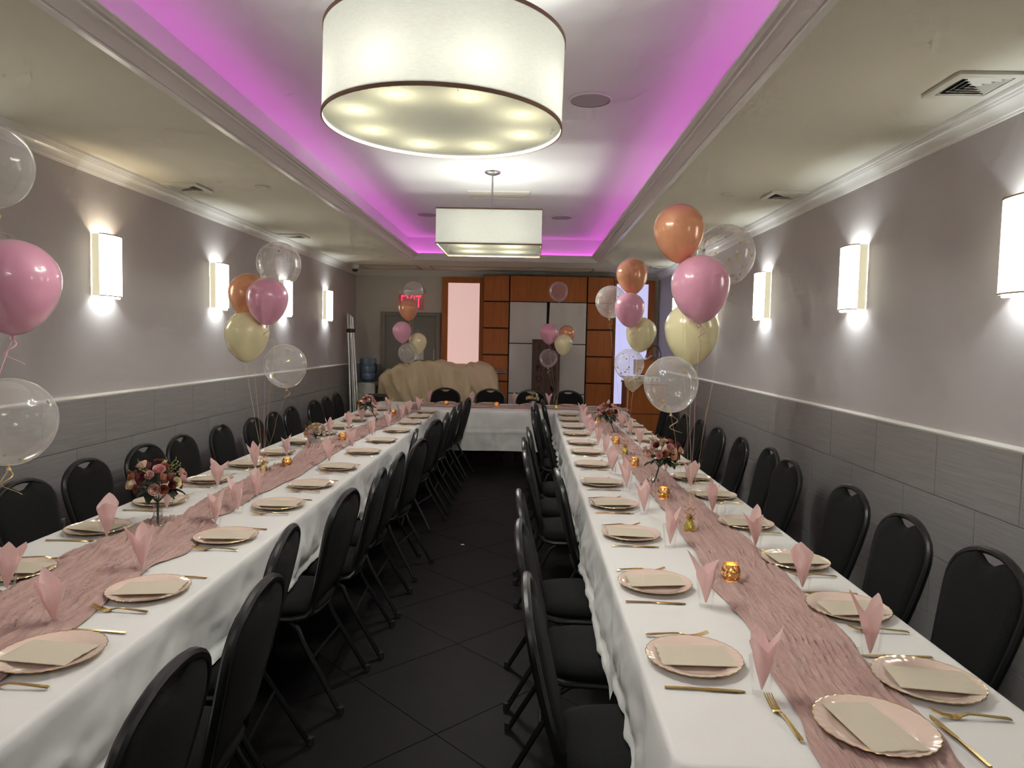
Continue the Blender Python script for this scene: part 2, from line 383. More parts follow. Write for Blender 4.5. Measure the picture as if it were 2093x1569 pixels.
# ------------------------------------------------------------------ back wall: wood panelling, lit panels, door
YW = 10.8
wood = struct('wall_panelling', MB().bx(-.71, 1.285, YW+.03, YB, 0, 2.63), 'jointdark')
def wpanel(x0, x1, z0, z1, material='wood', nm='wood_panel', y=YW, t=.03, par=None):
    me = MB().rbox((0,0,0), (x1-x0, t, z1-z0), .003, 1).mesh(nm, material, True, 30)
    return link(nm, me, par or wood, ((x0+x1)/2, y+t/2, (z0+z1)/2))
rows = [(2.235, 2.62), (1.83, 2.215), (1.42, 1.81), (1.012, 1.40), (.605, .992), (.20, .585)]
for z0, z1 in rows:
    wpanel(-.705, -.32, z0, z1); wpanel(.885, 1.275, z0, z1)
wpanel(-.30, .865, 2.235, 2.62)
wprows = [(1.60, 2.222), (.832, 1.586), (.10, .818)]
for z0, z1 in wprows:
    for x0, x1 in ((-.30, .262), (.288, .865)):
        P = []
        for i in range(21):
            x = x0+(x1-x0)*i/20
            P.append([(x + (.02*(1-(x-x0)/(x1-x0))*max(0, (z-1.6))/.6 if x0 > .2 else 0), YW+.004+.006*math.sin(x*23+z*2)+.004*noise.noise((x*9, z*2, 3)), z) for z in np.linspace(z0, z1, 9)])
        m_ = MB().grid(P).mesh('cloth_panel', 'whitepanel', True, 60); link('cloth_panel', m_, wood)
# double chrome handles on the left column
hd = thing('door_handle', 'pair of chrome bar handles on the wood panelling beside the beige cover', 'handle', (-.42, YW-.03, 1.16))
for dz in (-.018, .018): link('bar', MB().tube([(-.075,0,dz),(.075,0,dz)], .011, 10).mesh('bar', 'steel'), hd)
for dx in (-.06, .06): link('bracket', MB().box((dx, .017, 0), (.015, .03, .05)).mesh('bracket', 'steel', False), hd)
def lit_frame(nm, x0, x1, px0, px1, pz0, pz1, litmat, label):
    t = link(nm, None); t['kind'] = 'structure'
    y0, y1 = 11.02, YB
    z1 = 2.60
    for a, b, c, d in ((x0, px0, 0, z1), (px1, x1, 0, z1), (px0, px1, pz1, z1), (px0, px1, 0, pz0)):
        link('frame', MB().bx(a, b, y0, y1, c, d).mesh('frame', 'wooddark' if litmat == 'none' else 'wood', False), t)
    link('pane', MB().bx(px0, px1, y0+.03, y1, pz0, pz1).mesh('pane', litmat, False), t)
    return t
lit_frame('window_1', -1.372, -.712, -1.28, -.785, .60, 2.515, 'pinklit', '')
lit_frame('window_2', 1.29, 1.94, 1.345, 1.84, .675, 2.545, 'bluelit', '')
# door
dr = link('door_1', None); dr['kind'] = 'structure'
for a, b, c, d in ((-2.335, -2.265, 0, 2.045), (-1.47, -1.40, 0, 2.045), (-2.265, -1.47, 1.985, 2.045)):
    link('door_frame', MB().rbox(((a+b)/2, YB-.03, (c+d)/2), (b-a, .06, d-c), .006, 1).mesh('door_frame', 'doorframe', True), dr)
lf = link('door_leaf', MB().bx(-2.262, -1.473, YB-.025, YB, .01, 1.982).mesh('door_leaf', 'doorgrey', False), dr)
link('pull_handle', MB().bx(-1.50, -1.485, YB-.05, YB-.025, 1.30, 1.47).mesh('pull_handle', 'steel', False), lf)
link('notice', MB().bx(-1.80, -1.66, YB-.028, YB-.025, 1.30, 1.44).mesh('notice', 'paper', False), lf)

def text_mesh(body, size, extr, material, nm):
    cu = bpy.data.curves.new(nm, 'FONT'); cu.body = body; cu.size = size; cu.extrude = extr; cu.align_x = 'CENTER'; cu.align_y = 'CENTER'
    o = bpy.data.objects.new(nm, cu); COL.objects.link(o); bpy.context.view_layer.update()
    me = bpy.data.meshes.new_from_object(o.evaluated_get(bpy.context.evaluated_depsgraph_get())); bpy.data.objects.remove(o)
    me.materials.clear(); me.materials.append(MATS[material]); return me
ex = thing('exit_sign', 'red glowing exit sign above the grey door behind the balloons', 'exit sign', (-1.86, YB-.06, 2.08))
link('housing', MB().rbox((0, .02, .285), (.40, .07, .07), .006, 1).mesh('housing', 'whiteplastic'), ex)
link('panel', MB().bx(-.195, .195, -.004, .004, .0, .25).mesh('panel', 'exitpanel', False), ex)
link('letters', text_mesh('EXIT', .27, .002, 'exitred', 'letters'), ex, (0, -.008, .125), (PI/2, 0, 0), (.60, 1, 1))
# carved board with two columns of Hebrew letters leaning in front of the white panels
sb = thing('sign_board', 'tall dark brown wooden board with two columns of carved Hebrew letters', 'sign board', (.262, 10.62, 0))
link('board', MB().rbox((0, 0, .83), (.42, .03, 1.66), .004, 1).mesh('board', 'signboard'), sb)
link('groove', MB().bx(-.003, .003, -.018, -.014, .02, 1.64).mesh('groove', 'signletter', False), sb)
for col, chars in ((-.10, 'ונתטימ'), (.105, 'שמרטדח')):
    for i, ch in enumerate(chars):
        try: link('letter', text_mesh(ch, .15, .002, 'signletter', 'letter'), sb, (col, -.017, 1.54-i*.158), (PI/2, 0, 0))
        except Exception as e_: print('text', e_)
link('stand', MB().bx(-.2, .2, .015, .16, 0, .03).mesh('stand', 'signboard', False), sb)

# ------------------------------------------------------------------ pendant lamps
def drum_lamp(loc, R, H, tilt):
    t = thing('drum_pendant', 'large round off-white fabric drum pendant lamp hanging nearest the camera', 'pendant lamp', loc, rot=(0, tilt, 0))
    link('shade', MB().lathe([(R, 0), (R, H)], 96).mesh('shade', 'shade'), t)
    link('diffuser', MB().lathe([(0.001, .012), (R*.3, .012), (R*.6, .012), (R*.995, .012)], 96).mesh('diffuser', 'diffuser'), t)
    for z in (0, H): link('rim', MB().lathe([(R-.002, z-.006), (R+.003, z-.006), (R+.003, z+.006), (R-.002, z+.006), (R-.002, z-.006)], 96).mesh('rim', 'brownrim'), t)
    link('rod', MB().tube([(0,0,H-.02), (0,0,ZT-loc[2])], .008, 10).mesh('rod', 'steel'), t)
    link('added_top_filter', MB().lathe([(0.001, H-.01), (R*.995, H-.01)], 96).mesh('added_top_filter', 'topfilter'), t)  # added unseen sheet closing the open drum top, cuts the upward light
    sp = MB()
    for k in range(4):
        a = k*PI/2; sp.tube([(0,0,H-.02), (R*math.cos(a), R*math.sin(a), H-.02)], .003, 6)
    link('spider', sp.mesh('spider', 'steel'), t)
    for k in range(8):
        a = 2*PI*(k+.5)/8; lamp('bulb_light', t, (.30*math.cos(a), .30*math.sin(a), .085), DRUM_W, LAMP_COL, .028)
    return t
drum_lamp((-.315, 2.50, 2.372), .412, .285, math.radians(1.0))
def box_lamp(loc, S_, H, label):
    t = thing('square_pendant', label, 'pendant lamp', loc, group='pendant lamps'); h = S_/2
    m_ = MB()
    for a, b in (((-h,-h),(h,-h)), ((h,-h),(h,h)), ((h,h),(-h,h)), ((-h,h),(-h,-h))):
        m_.add([(a[0],a[1],0),(b[0],b[1],0),(b[0],b[1],H),(a[0],a[1],H)], [(0,1,2,3)])
    link('shade', m_.mesh('shade', 'shade', False), t)
    link('diffuser', MB().add([(-h,-h,.012),(h,-h,.012),(h,h,.012),(-h,h,.012)], [(0,1,2,3)]).mesh('diffuser', 'diffuser', False), t)
    for z in (0, H):
        q = MB()
        q.bx(-h-.003, h+.003, -h-.003, -h+.003, z-.005, z+.005); q.bx(-h-.003, h+.003, h-.003, h+.003, z-.005, z+.005)
        q.bx(-h-.003, -h+.003, -h, h, z-.005, z+.005); q.bx(h-.003, h+.003, -h, h, z-.005, z+.005)
        link('rim', q.mesh('rim', 'brownrim', False), t)
    link('added_top_filter', MB().add([(-h,-h,H-.01),(h,-h,H-.01),(h,h,H-.01),(-h,h,H-.01)], [(0,1,2,3)]).mesh('added_top_filter', 'topfilter', False), t)  # added unseen sheet, holds back bulb light from the tray ceiling
    zt = ZT-loc[2]
    link('rod', MB().tube([(0,0,H-.02), (0,0,zt)], .008, 10).mesh('rod', 'steel'), t)
    link('canopy', MB().lathe([(.0, zt-.028), (.03, zt-.026), (.062, zt-.012), (.066, zt)], 32).mesh('canopy', 'steel'), t)
    q = MB(); q.tube([(-h,0,H-.02),(h,0,H-.02)], .003, 6); q.tube([(0,-h,H-.02),(0,h,H-.02)], .003, 6); link('spider', q.mesh('spider', 'steel'), t)
    for dx in (-.17, .17):
        for dy in (-.17, .17): lamp('bulb_light', t, (dx, dy, .09), DRUM_W*2, LAMP_COL, .03)
    return t
box_lamp((-.325, 5.82, 2.365), .81, .265, 'square off-white fabric pendant lamp hanging on a rod beyond the drum lamp')
box_lamp((-.325, -.75, 2.365), .81, .265, 'square off-white fabric pendant lamp hanging behind the camera')

# ------------------------------------------------------------------ wall sconces
def sconce_meshes():
    W_, D_, H = .215, .10, .385; n = 20
    arc = [(D_*(.45+.55*math.sin(PI*i/n)) if 0 < i < n else .0, W_/2*math.cos(PI*i/n)) for i in range(n+1)]
    arc = [(.050+.045*math.sin(PI*i/n)**.7, W_/2*math.cos(PI*i/n)) for i in range(n+1)]
    sh = MB().grid([[(x, y, 0) for x, y in arc], [(x, y, H) for x, y in arc]]).mesh('shade', 'sconceshade', True, 60)
    sides = [MB().add([(.003, q_*W_/2, 0), (.003, q_*W_/2, H), (.050, q_*W_/2, H), (.050, q_*W_/2, 0)], [(0, 1, 2, 3)]).mesh('side_panel', 'sconceside', False) for q_ in (-1, 1)]
    rims = [MB().tube([(x, y, z) for x, y in arc], .004, 6).mesh('rim', 'brownrim') for z in (0, H)]
    plate_ = MB().rbox((.006, 0, H/2), (.012, .10, H*.7), .003, 1).mesh('wall_plate', 'steel')
    lens = MB().prism([(.05+.042*math.sin(PI*i/12), .09*math.cos(PI*i/12)) for i in range(13)], -.014, -.002).mesh('lens', 'sconcelens', False)
    bulb = MB().tube([(.05,0,H/2-.03),(.05,0,H/2+.03)], .012, 8).mesh('socket', 'whiteplastic')
    return sh, rims, plate_, lens, bulb, sides
SM = sconce_meshes()
def sconce(x, y, rz, side, i, warm=False, intensity=1):
    t = thing('wall_sconce', 'lit fabric half-round wall sconce, %s on the %s wall' % (('nearest in view' if i == 0 else ORD[i] + ' in view'), side) if i >= 0 else 'lit fabric half-round wall sconce on the %s wall, %s' % (side, 'just left of the picture edge' if y > 2 else 'beside the camera'),
              'wall lamp', (x, y, 1.862), rz, 'wall sconces')
    link('shade', SM[0], t)
    for r_ in SM[1]: link('rim', r_, t)
    link('wall_plate', SM[2], t); link('lens', SM[3], t); link('socket', SM[4], t); [link('side_panel', q_, t) for q_ in SM[5]]
    lamp('bulb_light', t, (.045, 0, .30), SCONCE_W*.55, WARM if warm else COOL, .02)
    lamp('bulb_light', t, (.045, 0, .085), SCONCE_W*.55, COOL, .02)
for i, y in enumerate((4.483, 6.121, 7.80, 9.431)): sconce(XL, y, 0, 'left', i, warm=(i == 0))
for i, y in enumerate((2.88, 4.385, 6.062, 7.72, 9.5)): sconce(XR, y, PI, 'right', i)
sconce(XL, 2.85, 0, 'left', -1); sconce(XL, 1.2, 0, 'left', -1); sconce(XR, 1.3, PI, 'right', -1)

# ------------------------------------------------------------------ ceiling fittings
def vent(x, y, s, label):
    t = thing('ceiling_vent', label, 'air vent', (x, y, ZC), group='ceiling air vents'); h = s/2; b = .035
    link('backing', MB().bx(-h+.01, h-.01, -h+.01, h-.01, -.004, -.001).mesh('backing', 'ventdark', False), t)
    q = MB()
    q.bx(-h, h, -h, -h+b, -.014, -.001); q.bx(-h, h, h-b, h, -.014, -.001); q.bx(-h, -h+b, -h+b, h-b, -.014, -.001); q.bx(h-b, h, -h+b, h-b, -.014, -.001)
    link('frame', q.mesh('frame', 'ventwhite', False), t)
    for k in range(4):
        i_ = h-b-.004-k*.024; R1 = Matrix.Rotation(math.radians(-38), 3, 'Y'); R2 = Matrix.Rotation(math.radians(38), 3, 'X')
        q = MB(); q.box((-i_+.006, 0, -.009), (.014, 2*i_, .0015), R1); link('slat', q.mesh('slat', 'ventwhite', False), t)
        q = MB(); q.box((0, i_-.006, -.009), (2*i_, .014, .0015), R2); link('slat', q.mesh('slat', 'ventwhite', False), t)
        q = MB(); q.box((i_-.006, 0, -.009), (.014, 2*i_, .0015), Matrix.Rotation(math.radians(38), 3, 'Y')); link('slat', q.mesh('slat', 'ventwhite', False), t)
        q = MB(); q.box((0, -i_+.006, -.009), (2*i_, .014, .0015), Matrix.Rotation(math.radians(-38), 3, 'X')); link('slat', q.mesh('slat', 'ventwhite', False), t)
vent(1.767, 2.94, .27, 'square white ceiling vent nearest the camera above the right wall')
vent(1.785, 5.09, .26, 'square white ceiling vent above the second right wall sconce')
vent(1.80, 9.97, .24, 'small white ceiling vent in the far right corner')
vent(-2.51, 5.13, .26, 'square white ceiling vent nearest the camera along the left wall')
vent(-2.52, 7.50, .26, 'square white ceiling vent farther along the left wall')
for x, y, lb in ((1.391, 5.089, 'small round white sprinkler cover on the right ceiling strip'), (-1.942, 5.087, 'small round sprinkler cover nearer the camera on the left ceiling strip'), (-1.938, 9.33, 'small round sprinkler cover at the far end of the left ceiling strip')):
    t = thing('sprinkler_cover', lb, 'sprinkler', (x, y, ZC), group='ceiling sprinklers')
    link('ring', MB().lathe([(.030, -.001), (.052, -.001), (.050, -.007), (.042, -.010), (.036, -.006), (.030, -.006)], 28).mesh('ring', 'ceil'), t)
    link('plate', MB().lathe([(0, -.005), (.036, -.005)], 24).mesh('plate', 'whiteplastic'), t)
for x, y, lb in ((.318, 4.072, 'round flush ceiling speaker beside the drum lamp'), (.329, 7.835, 'round flush ceiling speaker right of the square lamp'), (-1.14, 7.8, 'round flush ceiling speaker left of the square lamp')):
    t = thing('ceiling_speaker', lb, 'speaker', (x, y, ZT), group='ceiling speakers')
    link('rim', MB().lathe([(.112, -.001), (.122, -.001), (.121, -.008), (.112, -.010)], 40).mesh('rim', 'trayceil'), t)
    link('grille', MB().lathe([(0, -.008), (.06, -.008), (.113, -.007)], 40).mesh('grille', 'speaker'), t)
t = thing('ceiling_diffuser', 'rectangular white air slot panel behind the square lamp rod', 'air vent', (-.31, 6.70, ZT))
q = MB(); q.bx(-.29, .29, -.17, -.14, -.012, -.001); q.bx(-.29, .29, .14, .17, -.012, -.001); q.bx(-.29, -.26, -.14, .14, -.012, -.001); q.bx(.26, .29, -.14, .14, -.012, -.001)
link('frame', q.mesh('frame', 'whiteplastic', False), t); link('panel', MB().bx(-.26, .26, -.14, .14, -.008, -.001).mesh('panel', 'ceil', False), t)
for x0, x1, lb in ((-2.52, -1.67, 'flush ceiling access panel in the far left corner by the camera dome'), (-1.48, .93, 'long flush ceiling access panel above the wood panelling')):
    t = thing('access_panel', lb, 'ceiling panel', ((x0+x1)/2, 10.62, ZC), group='ceiling access panels'); hw = (x1-x0)/2
    link('panel', MB().bx(-hw+.012, hw-.012, -.24, .24, -.004, -.001).mesh('panel', 'ceil', False), t)
    q = MB(); q.bx(-hw, hw, -.26, -.25, -.003, -.001); q.bx(-hw, hw, .25, .26, -.003, -.001); q.bx(-hw, -hw+.01, -.25, .25, -.003, -.001); q.bx(hw-.01, hw, -.25, .25, -.003, -.001)
    link('gap', q.mesh('gap', 'ventdark', False), t)
t = thing('security_camera', 'small white dome security camera in the far left ceiling corner', 'camera', (-2.595, 10.42, ZC))
link('base', MB().lathe([(.0, -.001), (.062, -.001), (.062, -.03), (.055, -.055), (.045, -.06)], 28).mesh('base', 'whiteplastic'), t)
link('dome', MB().lathe([(.045, -.058), (.042, -.078), (.028, -.095), (.0005, -.102)], 28).mesh('dome', 'blackplastic'), t)

# ------------------------------------------------------------------ chairs
def chair_meshes():
    # local: chair faces +x; back plane tilts backwards
    th = math.radians(13.5); B0 = Vector((-.185, 0, .462)); U = Vector((0, 1, 0)); V = Vector((-math.sin(th), 0, math.cos(th))); N = Vector((math.cos(th), 0, math.sin(th)))
    half = [(.150, 0), (.163, .05), (.180, .14), (.194, .23), (.203, .305), (.204, .345), (.196, .380), (.178, .412), (.150, .436), (.115, .455), (.080, .468), (.040, .476), (0, .478)]
    def P3(u, v, n_=0): return B0 + U*u + V*v + N*(n_ + .10*(v-.2)**2)
    outl = half + [(-u, v) for u, v in half[-2::-1]]
    down = [(-.10, .205, .405), (-.155, .20, .402), (-.18, .185, .425)]
    path = [Vector(p) for p in ((.05, .195, .402), (-.10, .185, .400), (-.155, .170, .408), (-.178, .155, .430))] + [P3(u, v) for u, v in outl] + [Vector(p) for p in ((-.178, -.155, .430), (-.155, -.170, .408), (-.10, -.185, .400), (.05, -.195, .402))]
    fr = MB().tube(path, .0140, 8).mesh('back_frame', 'blackmetal')
    inner = [(max(u-.010, 0), v) for u, v in half[:9]] + [(.108, .447), (.075, .460), (.055, .452), (.030, .437), (0, .432)]
    inner[0] = (.138, .012)
    io = inner + [(-u, v) for u, v in inner[-2::-1]]
    cu, cv = 0, .22
    def ring(sc, n_): return [P3(cu+(u-cu)*sc, cv+(v-cv)*sc, n_) for u, v in io]
    k = len(io); pad = MB(); vs = ring(.93, -.016) + ring(1, -.008) + ring(1, .010) + ring(.95, .022) + ring(.78, .027)
    fs = [tuple(range(k))[::-1]] + [(r_*k+i, r_*k+(i+1) % k, (r_+1)*k+(i+1) % k, (r_+1)*k+i) for r_ in range(4) for i in range(k)] + [tuple(range(4*k, 5*k))]
    pad.add(vs, fs); bk = pad.mesh('backrest', 'fabric', True, 50)
    def sup(a, b, z, n=32, e=3.2, cx=.015):
        out = []
        for i in range(n):
            t_ = 2*PI*i/n; c, s_ = math.cos(t_), math.sin(t_)
            x = a*math.copysign(abs(c)**(2/e), c); y = b*math.copysign(abs(s_)**(2/e), s_)
            y *= (.90 + .10*(x/a+1)/2)
            out.append((cx+x, y, z))
        return out
    seat = MB().loft([sup(.195, .195, .412), sup(.212, .212, .420), sup(.218, .218, .440), sup(.208, .208, .463), sup(.17, .17, .476), sup(.09, .09, .481), sup(.02, .02, .482)]).mesh('seat', 'fabric', True, 60)
    base = MB().tube(sup(.195, .20, .404, 28), .010, 6, closed=True).mesh('seat_frame', 'blackmetal')
    legs = []
    for s_ in (-1, 1):
        legs.append(MB().tube([(.02, s_*.19, .398), (.13, s_*.195, .392), (.172, s_*.198, .365), (.185, s_*.20, .30), (.215, s_*.205, .0)], .0115, 8).mesh('front_leg', 'blackmetal'))
        legs.append(MB().tube([(.02, s_*.178, .398), (-.08, s_*.178, .390), (-.125, s_*.180, .360), (-.150, s_*.183, .30), (-.325, s_*.20, .0)], .0115, 8).mesh('rear_leg', 'blackmetal'))
    br = MB().tube([(-.19, -.188, .232), (-.19, .188, .232)], .006, 6).mesh('stretcher', 'blackmetal')
    feet = MB().tube([(0,0,0), (0,0,.03)], .0145, 8).mesh('foot', 'rubber')
    return fr, bk, seat, base, legs, br, feet
CM = chair_meshes()
def chair(x, y, rz, label, group):
    t = thing('banquet_chair', label, 'chair', (x, y, 0), rz, group)
    link('back_frame', CM[0], t); link('backrest', CM[1], t); link('seat', CM[2], t); link('seat_frame', CM[3], t); link('stretcher', CM[5], t)
    for i, lm in enumerate(CM[4]):
        lo = link('leg', lm, t)
        sx = .215 if i % 2 == 0 else -.325; sy = (-1 if i < 2 else 1)*(.205 if i % 2 == 0 else .20)
        link('foot', CM[6], lo, (sx, sy, .001))
    return (x, y)
TOP = .305   # back top lies this far behind the chair centre
seatsRA, seatsLA, seatsRW, seatsLW = [], [], [], []
rnd = random.Random(3)
RW = [(1.65, 1.92), (1.65, 2.44), (1.62, 2.94), (1.66, 3.53), (1.64, 4.31), (1.69, 4.81), (1.66, 5.36), (1.64, 5.93), (1.64, 6.56), (1.61, 7.05), (1.61, 7.55), (1.62, 8.10)]
for i, (x, y) in enumerate(RW):
    seatsRW.append(chair(x-TOP, y, PI+rnd.uniform(-.05, .05), 'black fabric banquet chair, %s, between right table and right wall' % nth(i), 'chairs along the right wall'))
LW = [(-2.40, 2.62), (-2.38, 3.19), (-2.44, 3.76), (-2.42, 4.30), (-2.41, 4.76), (-2.40, 5.36), (-2.36, 5.90), (-2.36, 6.38), (-2.38, 6.91), (-2.36, 7.60), (-2.38, 8.13), (-2.42, 8.72)]
for i, (x, y) in enumerate(LW):
    seatsLW.append(chair(x+TOP, y, rnd.uniform(-.05, .05), 'black fabric banquet chair, %s, between left table and left wall' % nth(i), 'chairs along the left wall'))
LA = [(-.72, 1.43, .02), (-.72, 1.94, .03), (-.84, 2.50, .1), (-.79, 3.14, -.06), (-.75, 3.68, .05), (-.75, 4.21, .0), (-.72, 4.83, -.14), (-.83, 5.35, .12), (-.77, 6.02, -.2), (-.74, 6.62, .05), (-.74, 7.25, .03), (-.73, 7.85, .02), (-.69, 8.38, -.1)]
for i, (x, y, a) in enumerate(LA):
    seatsLA.append(chair(x-TOP*math.cos(a), y-TOP*math.sin(a), PI+a, 'black fabric banquet chair, %s, on the aisle side of left table' % nth(i), 'aisle chairs of the left table'))
RA = [(-.01, 2.02, .0), (-.04, 2.66, -.03), (-.05, 3.22, .02), (.15, 3.79, .06), (-.03, 4.42, .03), (-.04, 5.00, -.02), (-.01, 5.62, .03), (.13, 6.22, .05), (.03, 6.83, 0), (.03, 7.40, 0), (.07, 7.92, -.04), (.16, 8.38, .05)]
for i, (x, y, a) in enumerate(RA):
    seatsRA.append(chair(x+TOP*math.cos(a), y+TOP*math.sin(a), a, 'black fabric banquet chair, %s, on the aisle side of right table' % nth(i), 'aisle chairs of the right table'))
seatsB = []
for i, x in enumerate((-1.18, -.54, .05, .575)):
    seatsB.append(chair(x, 10.04-TOP, -PI/2+rnd.uniform(-.03, .03), 'black fabric banquet chair behind the far cross table, %s from the left' % ['first', 'second', 'third', 'fourth'][i], 'chairs behind the far table'))

# ------------------------------------------------------------------ tables and cloths
ZTAB = .760
def table(x0, x1, y0, y1, label, n_legs, along):
    t = thing('banquet_table', label, 'table', ((x0+x1)/2, (y0+y1)/2, 0))
    w_, d_ = (x1-x0)/2-.012, (y1-y0)/2-.012
    link('table_top', MB().rbox((0,0,.7385), (2*w_, 2*d_, .03), .006, 1).mesh('table_top', 'whiteplastic'), t)
    pos = []
    for k in range(n_legs):
        f = -1+2*k/(n_legs-1); f *= .93
        for s_ in (-.22, .22): pos.append((f*w_, s_+.02) if along == 'x' else (s_, f*d_))
    for px, py in pos: link('leg', MB().tube([(px,py,0), (px,py,.724)], .014, 10).mesh('leg', 'blackmetal'), t)
RT = (.335, 1.212, 1.42, 8.63); LT = (-2.035, -1.105, .55, 8.63); BT = (-2.035, 1.245, 8.655, 9.64)
table(*RT, 'long banquet table under the white cloth on the right side', 5, 'y')
table(*LT, 'long banquet table under the white cloth on the left side', 5, 'y')
table(*BT, 'banquet table under the white cloth across the far end', 4, 'x')

def cloth(name, rect, label, hem, seats, open_far=False, seed=0, topamp=.0016):
    x0, x1, y0, y1 = rect; R = .03; step = .026; mb = MB()
    # perimeter path (rounded corners), starts at far-left, runs along left side to near, along near side, then right side to far
    per = []
    def seg(a, b, nrm):
        L_ = math.dist(a, b); n = max(2, int(L_/step))
        for i in range(n): t_ = i/n; per.append(((a[0]+(b[0]-a[0])*t_, a[1]+(b[1]-a[1])*t_), nrm))
    def corner(c, a0, a1):
        for i in range(7): a = a0+(a1-a0)*i/7; per.append(((c[0]+R*math.cos(a), c[1]+R*math.sin(a)), (math.cos(a), math.sin(a))))
    if open_far:
        seg((x0, y1), (x0, y0+R), (-1, 0)); corner((x0+R, y0+R), PI, 1.5*PI); seg((x0+R, y0), (x1-R, y0), (0, -1)); corner((x1-R, y0+R), 1.5*PI, 2*PI); seg((x1, y0+R), (x1, y1), (1, 0)); per.append(((x1, y1), (1, 0)))
    else:
        seg((x0, y1-R), (x0, y0+R), (-1, 0)); corner((x0+R, y0+R), PI, 1.5*PI); seg((x0+R, y0), (x1-R, y0), (0, -1)); corner((x1-R, y0+R), 1.5*PI, 2*PI)
        seg((x1, y0+R), (x1, y1-R), (1, 0)); corner((x1-R, y1-R), 0, PI/2); seg((x1-R, y1), (x0+R, y1), (0, 1)); corner((x0+R, y1-R), PI/2, PI); per.append(per[0])
    rows_ = [(0, 0), (.006, -.001), (.0125, -.005), (.016, -.012)] ; nd = 22
    P = []; s_acc = 0; prev = per[0][0]
    for (p, nrm) in per:
        s_acc += math.dist(p, prev); prev = p
        hz = hem + .012*noise.noise((s_acc*1.3, seed, 1))
        for sx, sy in seats:
            dx, dy = abs(p[0]-sx), abs(p[1]-sy)
            dd = max(dx-.225, dy-.225, 0)
            if dd < .14: hz = max(hz, .492 - (dd/.14)**2*(.492-hem) if dd > 0 else .492)
        colm = []
        corner_f = abs(nrm[0]*nrm[1])*2
        for o_, dz in rows_: colm.append((p[0]+nrm[0]*o_*.9, p[1]+nrm[1]*o_*.9, ZTAB+dz))
        for k in range(1, nd+1):
            t_ = k/nd; z = ZTAB-.012-(ZTAB-.012-hz)*t_; dep = ZTAB-z
            f = .034*noise.noise((s_acc*2.3+.5*t_, seed+5, t_*.8)) + .022*noise.noise((s_acc*6.0-.8*t_, seed+9, t_*1.0)) + .010*(1-2.4*abs(noise.noise((s_acc*7+t_*1.5, seed+3, t_*2)))) + .006*noise.noise((s_acc*16, seed, t_*5))
            cz = .235+.02*noise.noise((s_acc*.8, seed, 7)); crease = -.010*math.exp(-((dep-cz)/.012)**2) + .012*math.exp(-((dep-cz-.022)/.022)**2)
            off = .016 + dep*.030 + f*min(1, dep/.18) + corner_f*.14*dep/.4 + crease
            off = max(off, .012)
            colm.append((p[0]+nrm[0]*off, p[1]+nrm[1]*off, z))
        P.append(colm)
    mb.grid(P)
    # top: a grid whose corner squares are mapped onto quarter discs
    def lines(a_, b_, ra, rb):
        out = [a_+ra*k/4 for k in range(4)] if ra else [a_]
        st, en = a_+ra, b_-rb; n = int((en-st)/.05); out += [st+(en-st)*k/n for k in range(n+1)] if ra else [st+(en-st)*k/n for k in range(1, n+1)]
        return out + ([b_-rb+rb*k/4 for k in range(1, 5)] if rb else [])
    gx, gy = lines(x0, x1, R, R), lines(y0, y1, R, 0 if open_far else R); T = []
    for x in gx:
        row = []
        for y in gy:
            e = min(x-x0, x1-x, y-y0, 9 if open_far else y1-y); a_ = min(1, max(0, e/.05)); xx, yy = x, y
            u = (x0+R-x)/R if x < x0+R else ((x-x1+R)/R if x > x1-R else 0)
            v = (y0+R-y)/R if y < y0+R else ((y-y1+R)/R if (y > y1-R and not open_far) else 0)
            if u > 1e-6 and v > 1e-6:
                k = max(u, v)/math.hypot(u, v)
                xx = x0+R-u*k*R if x < x0+R else x1-R+u*k*R; yy = y0+R-v*k*R if y < y0+R else y1-R+v*k*R
            w1 = topamp*(2.2*max(0, 1-7*abs(noise.noise((yy*2.6, xx*.7, seed))))*(.5+noise.noise((yy*.9, xx*2, seed+4))) + 1.3*noise.noise((xx*5, yy*5, seed+2)))
            row.append((xx, yy, ZTAB + a_*w1 - .0002))
        T.append(row)
    mb.grid(T)
    return solo(name, mb.mesh(name, 'cloth', True, 70, recalc=False), label, 'tablecloth', group='white tablecloths')
cloth('tablecloth', RT, 'white cloth covering the long table on the right', .30, seatsRA+seatsRW, True, 1)
cloth('tablecloth', LT, 'white cloth covering the long table on the left', .30, seatsLA+seatsLW, True, 4)
cloth('tablecloth', BT, 'white cloth covering the cross table at the far end', .265, seatsB, False, 8, .0008)

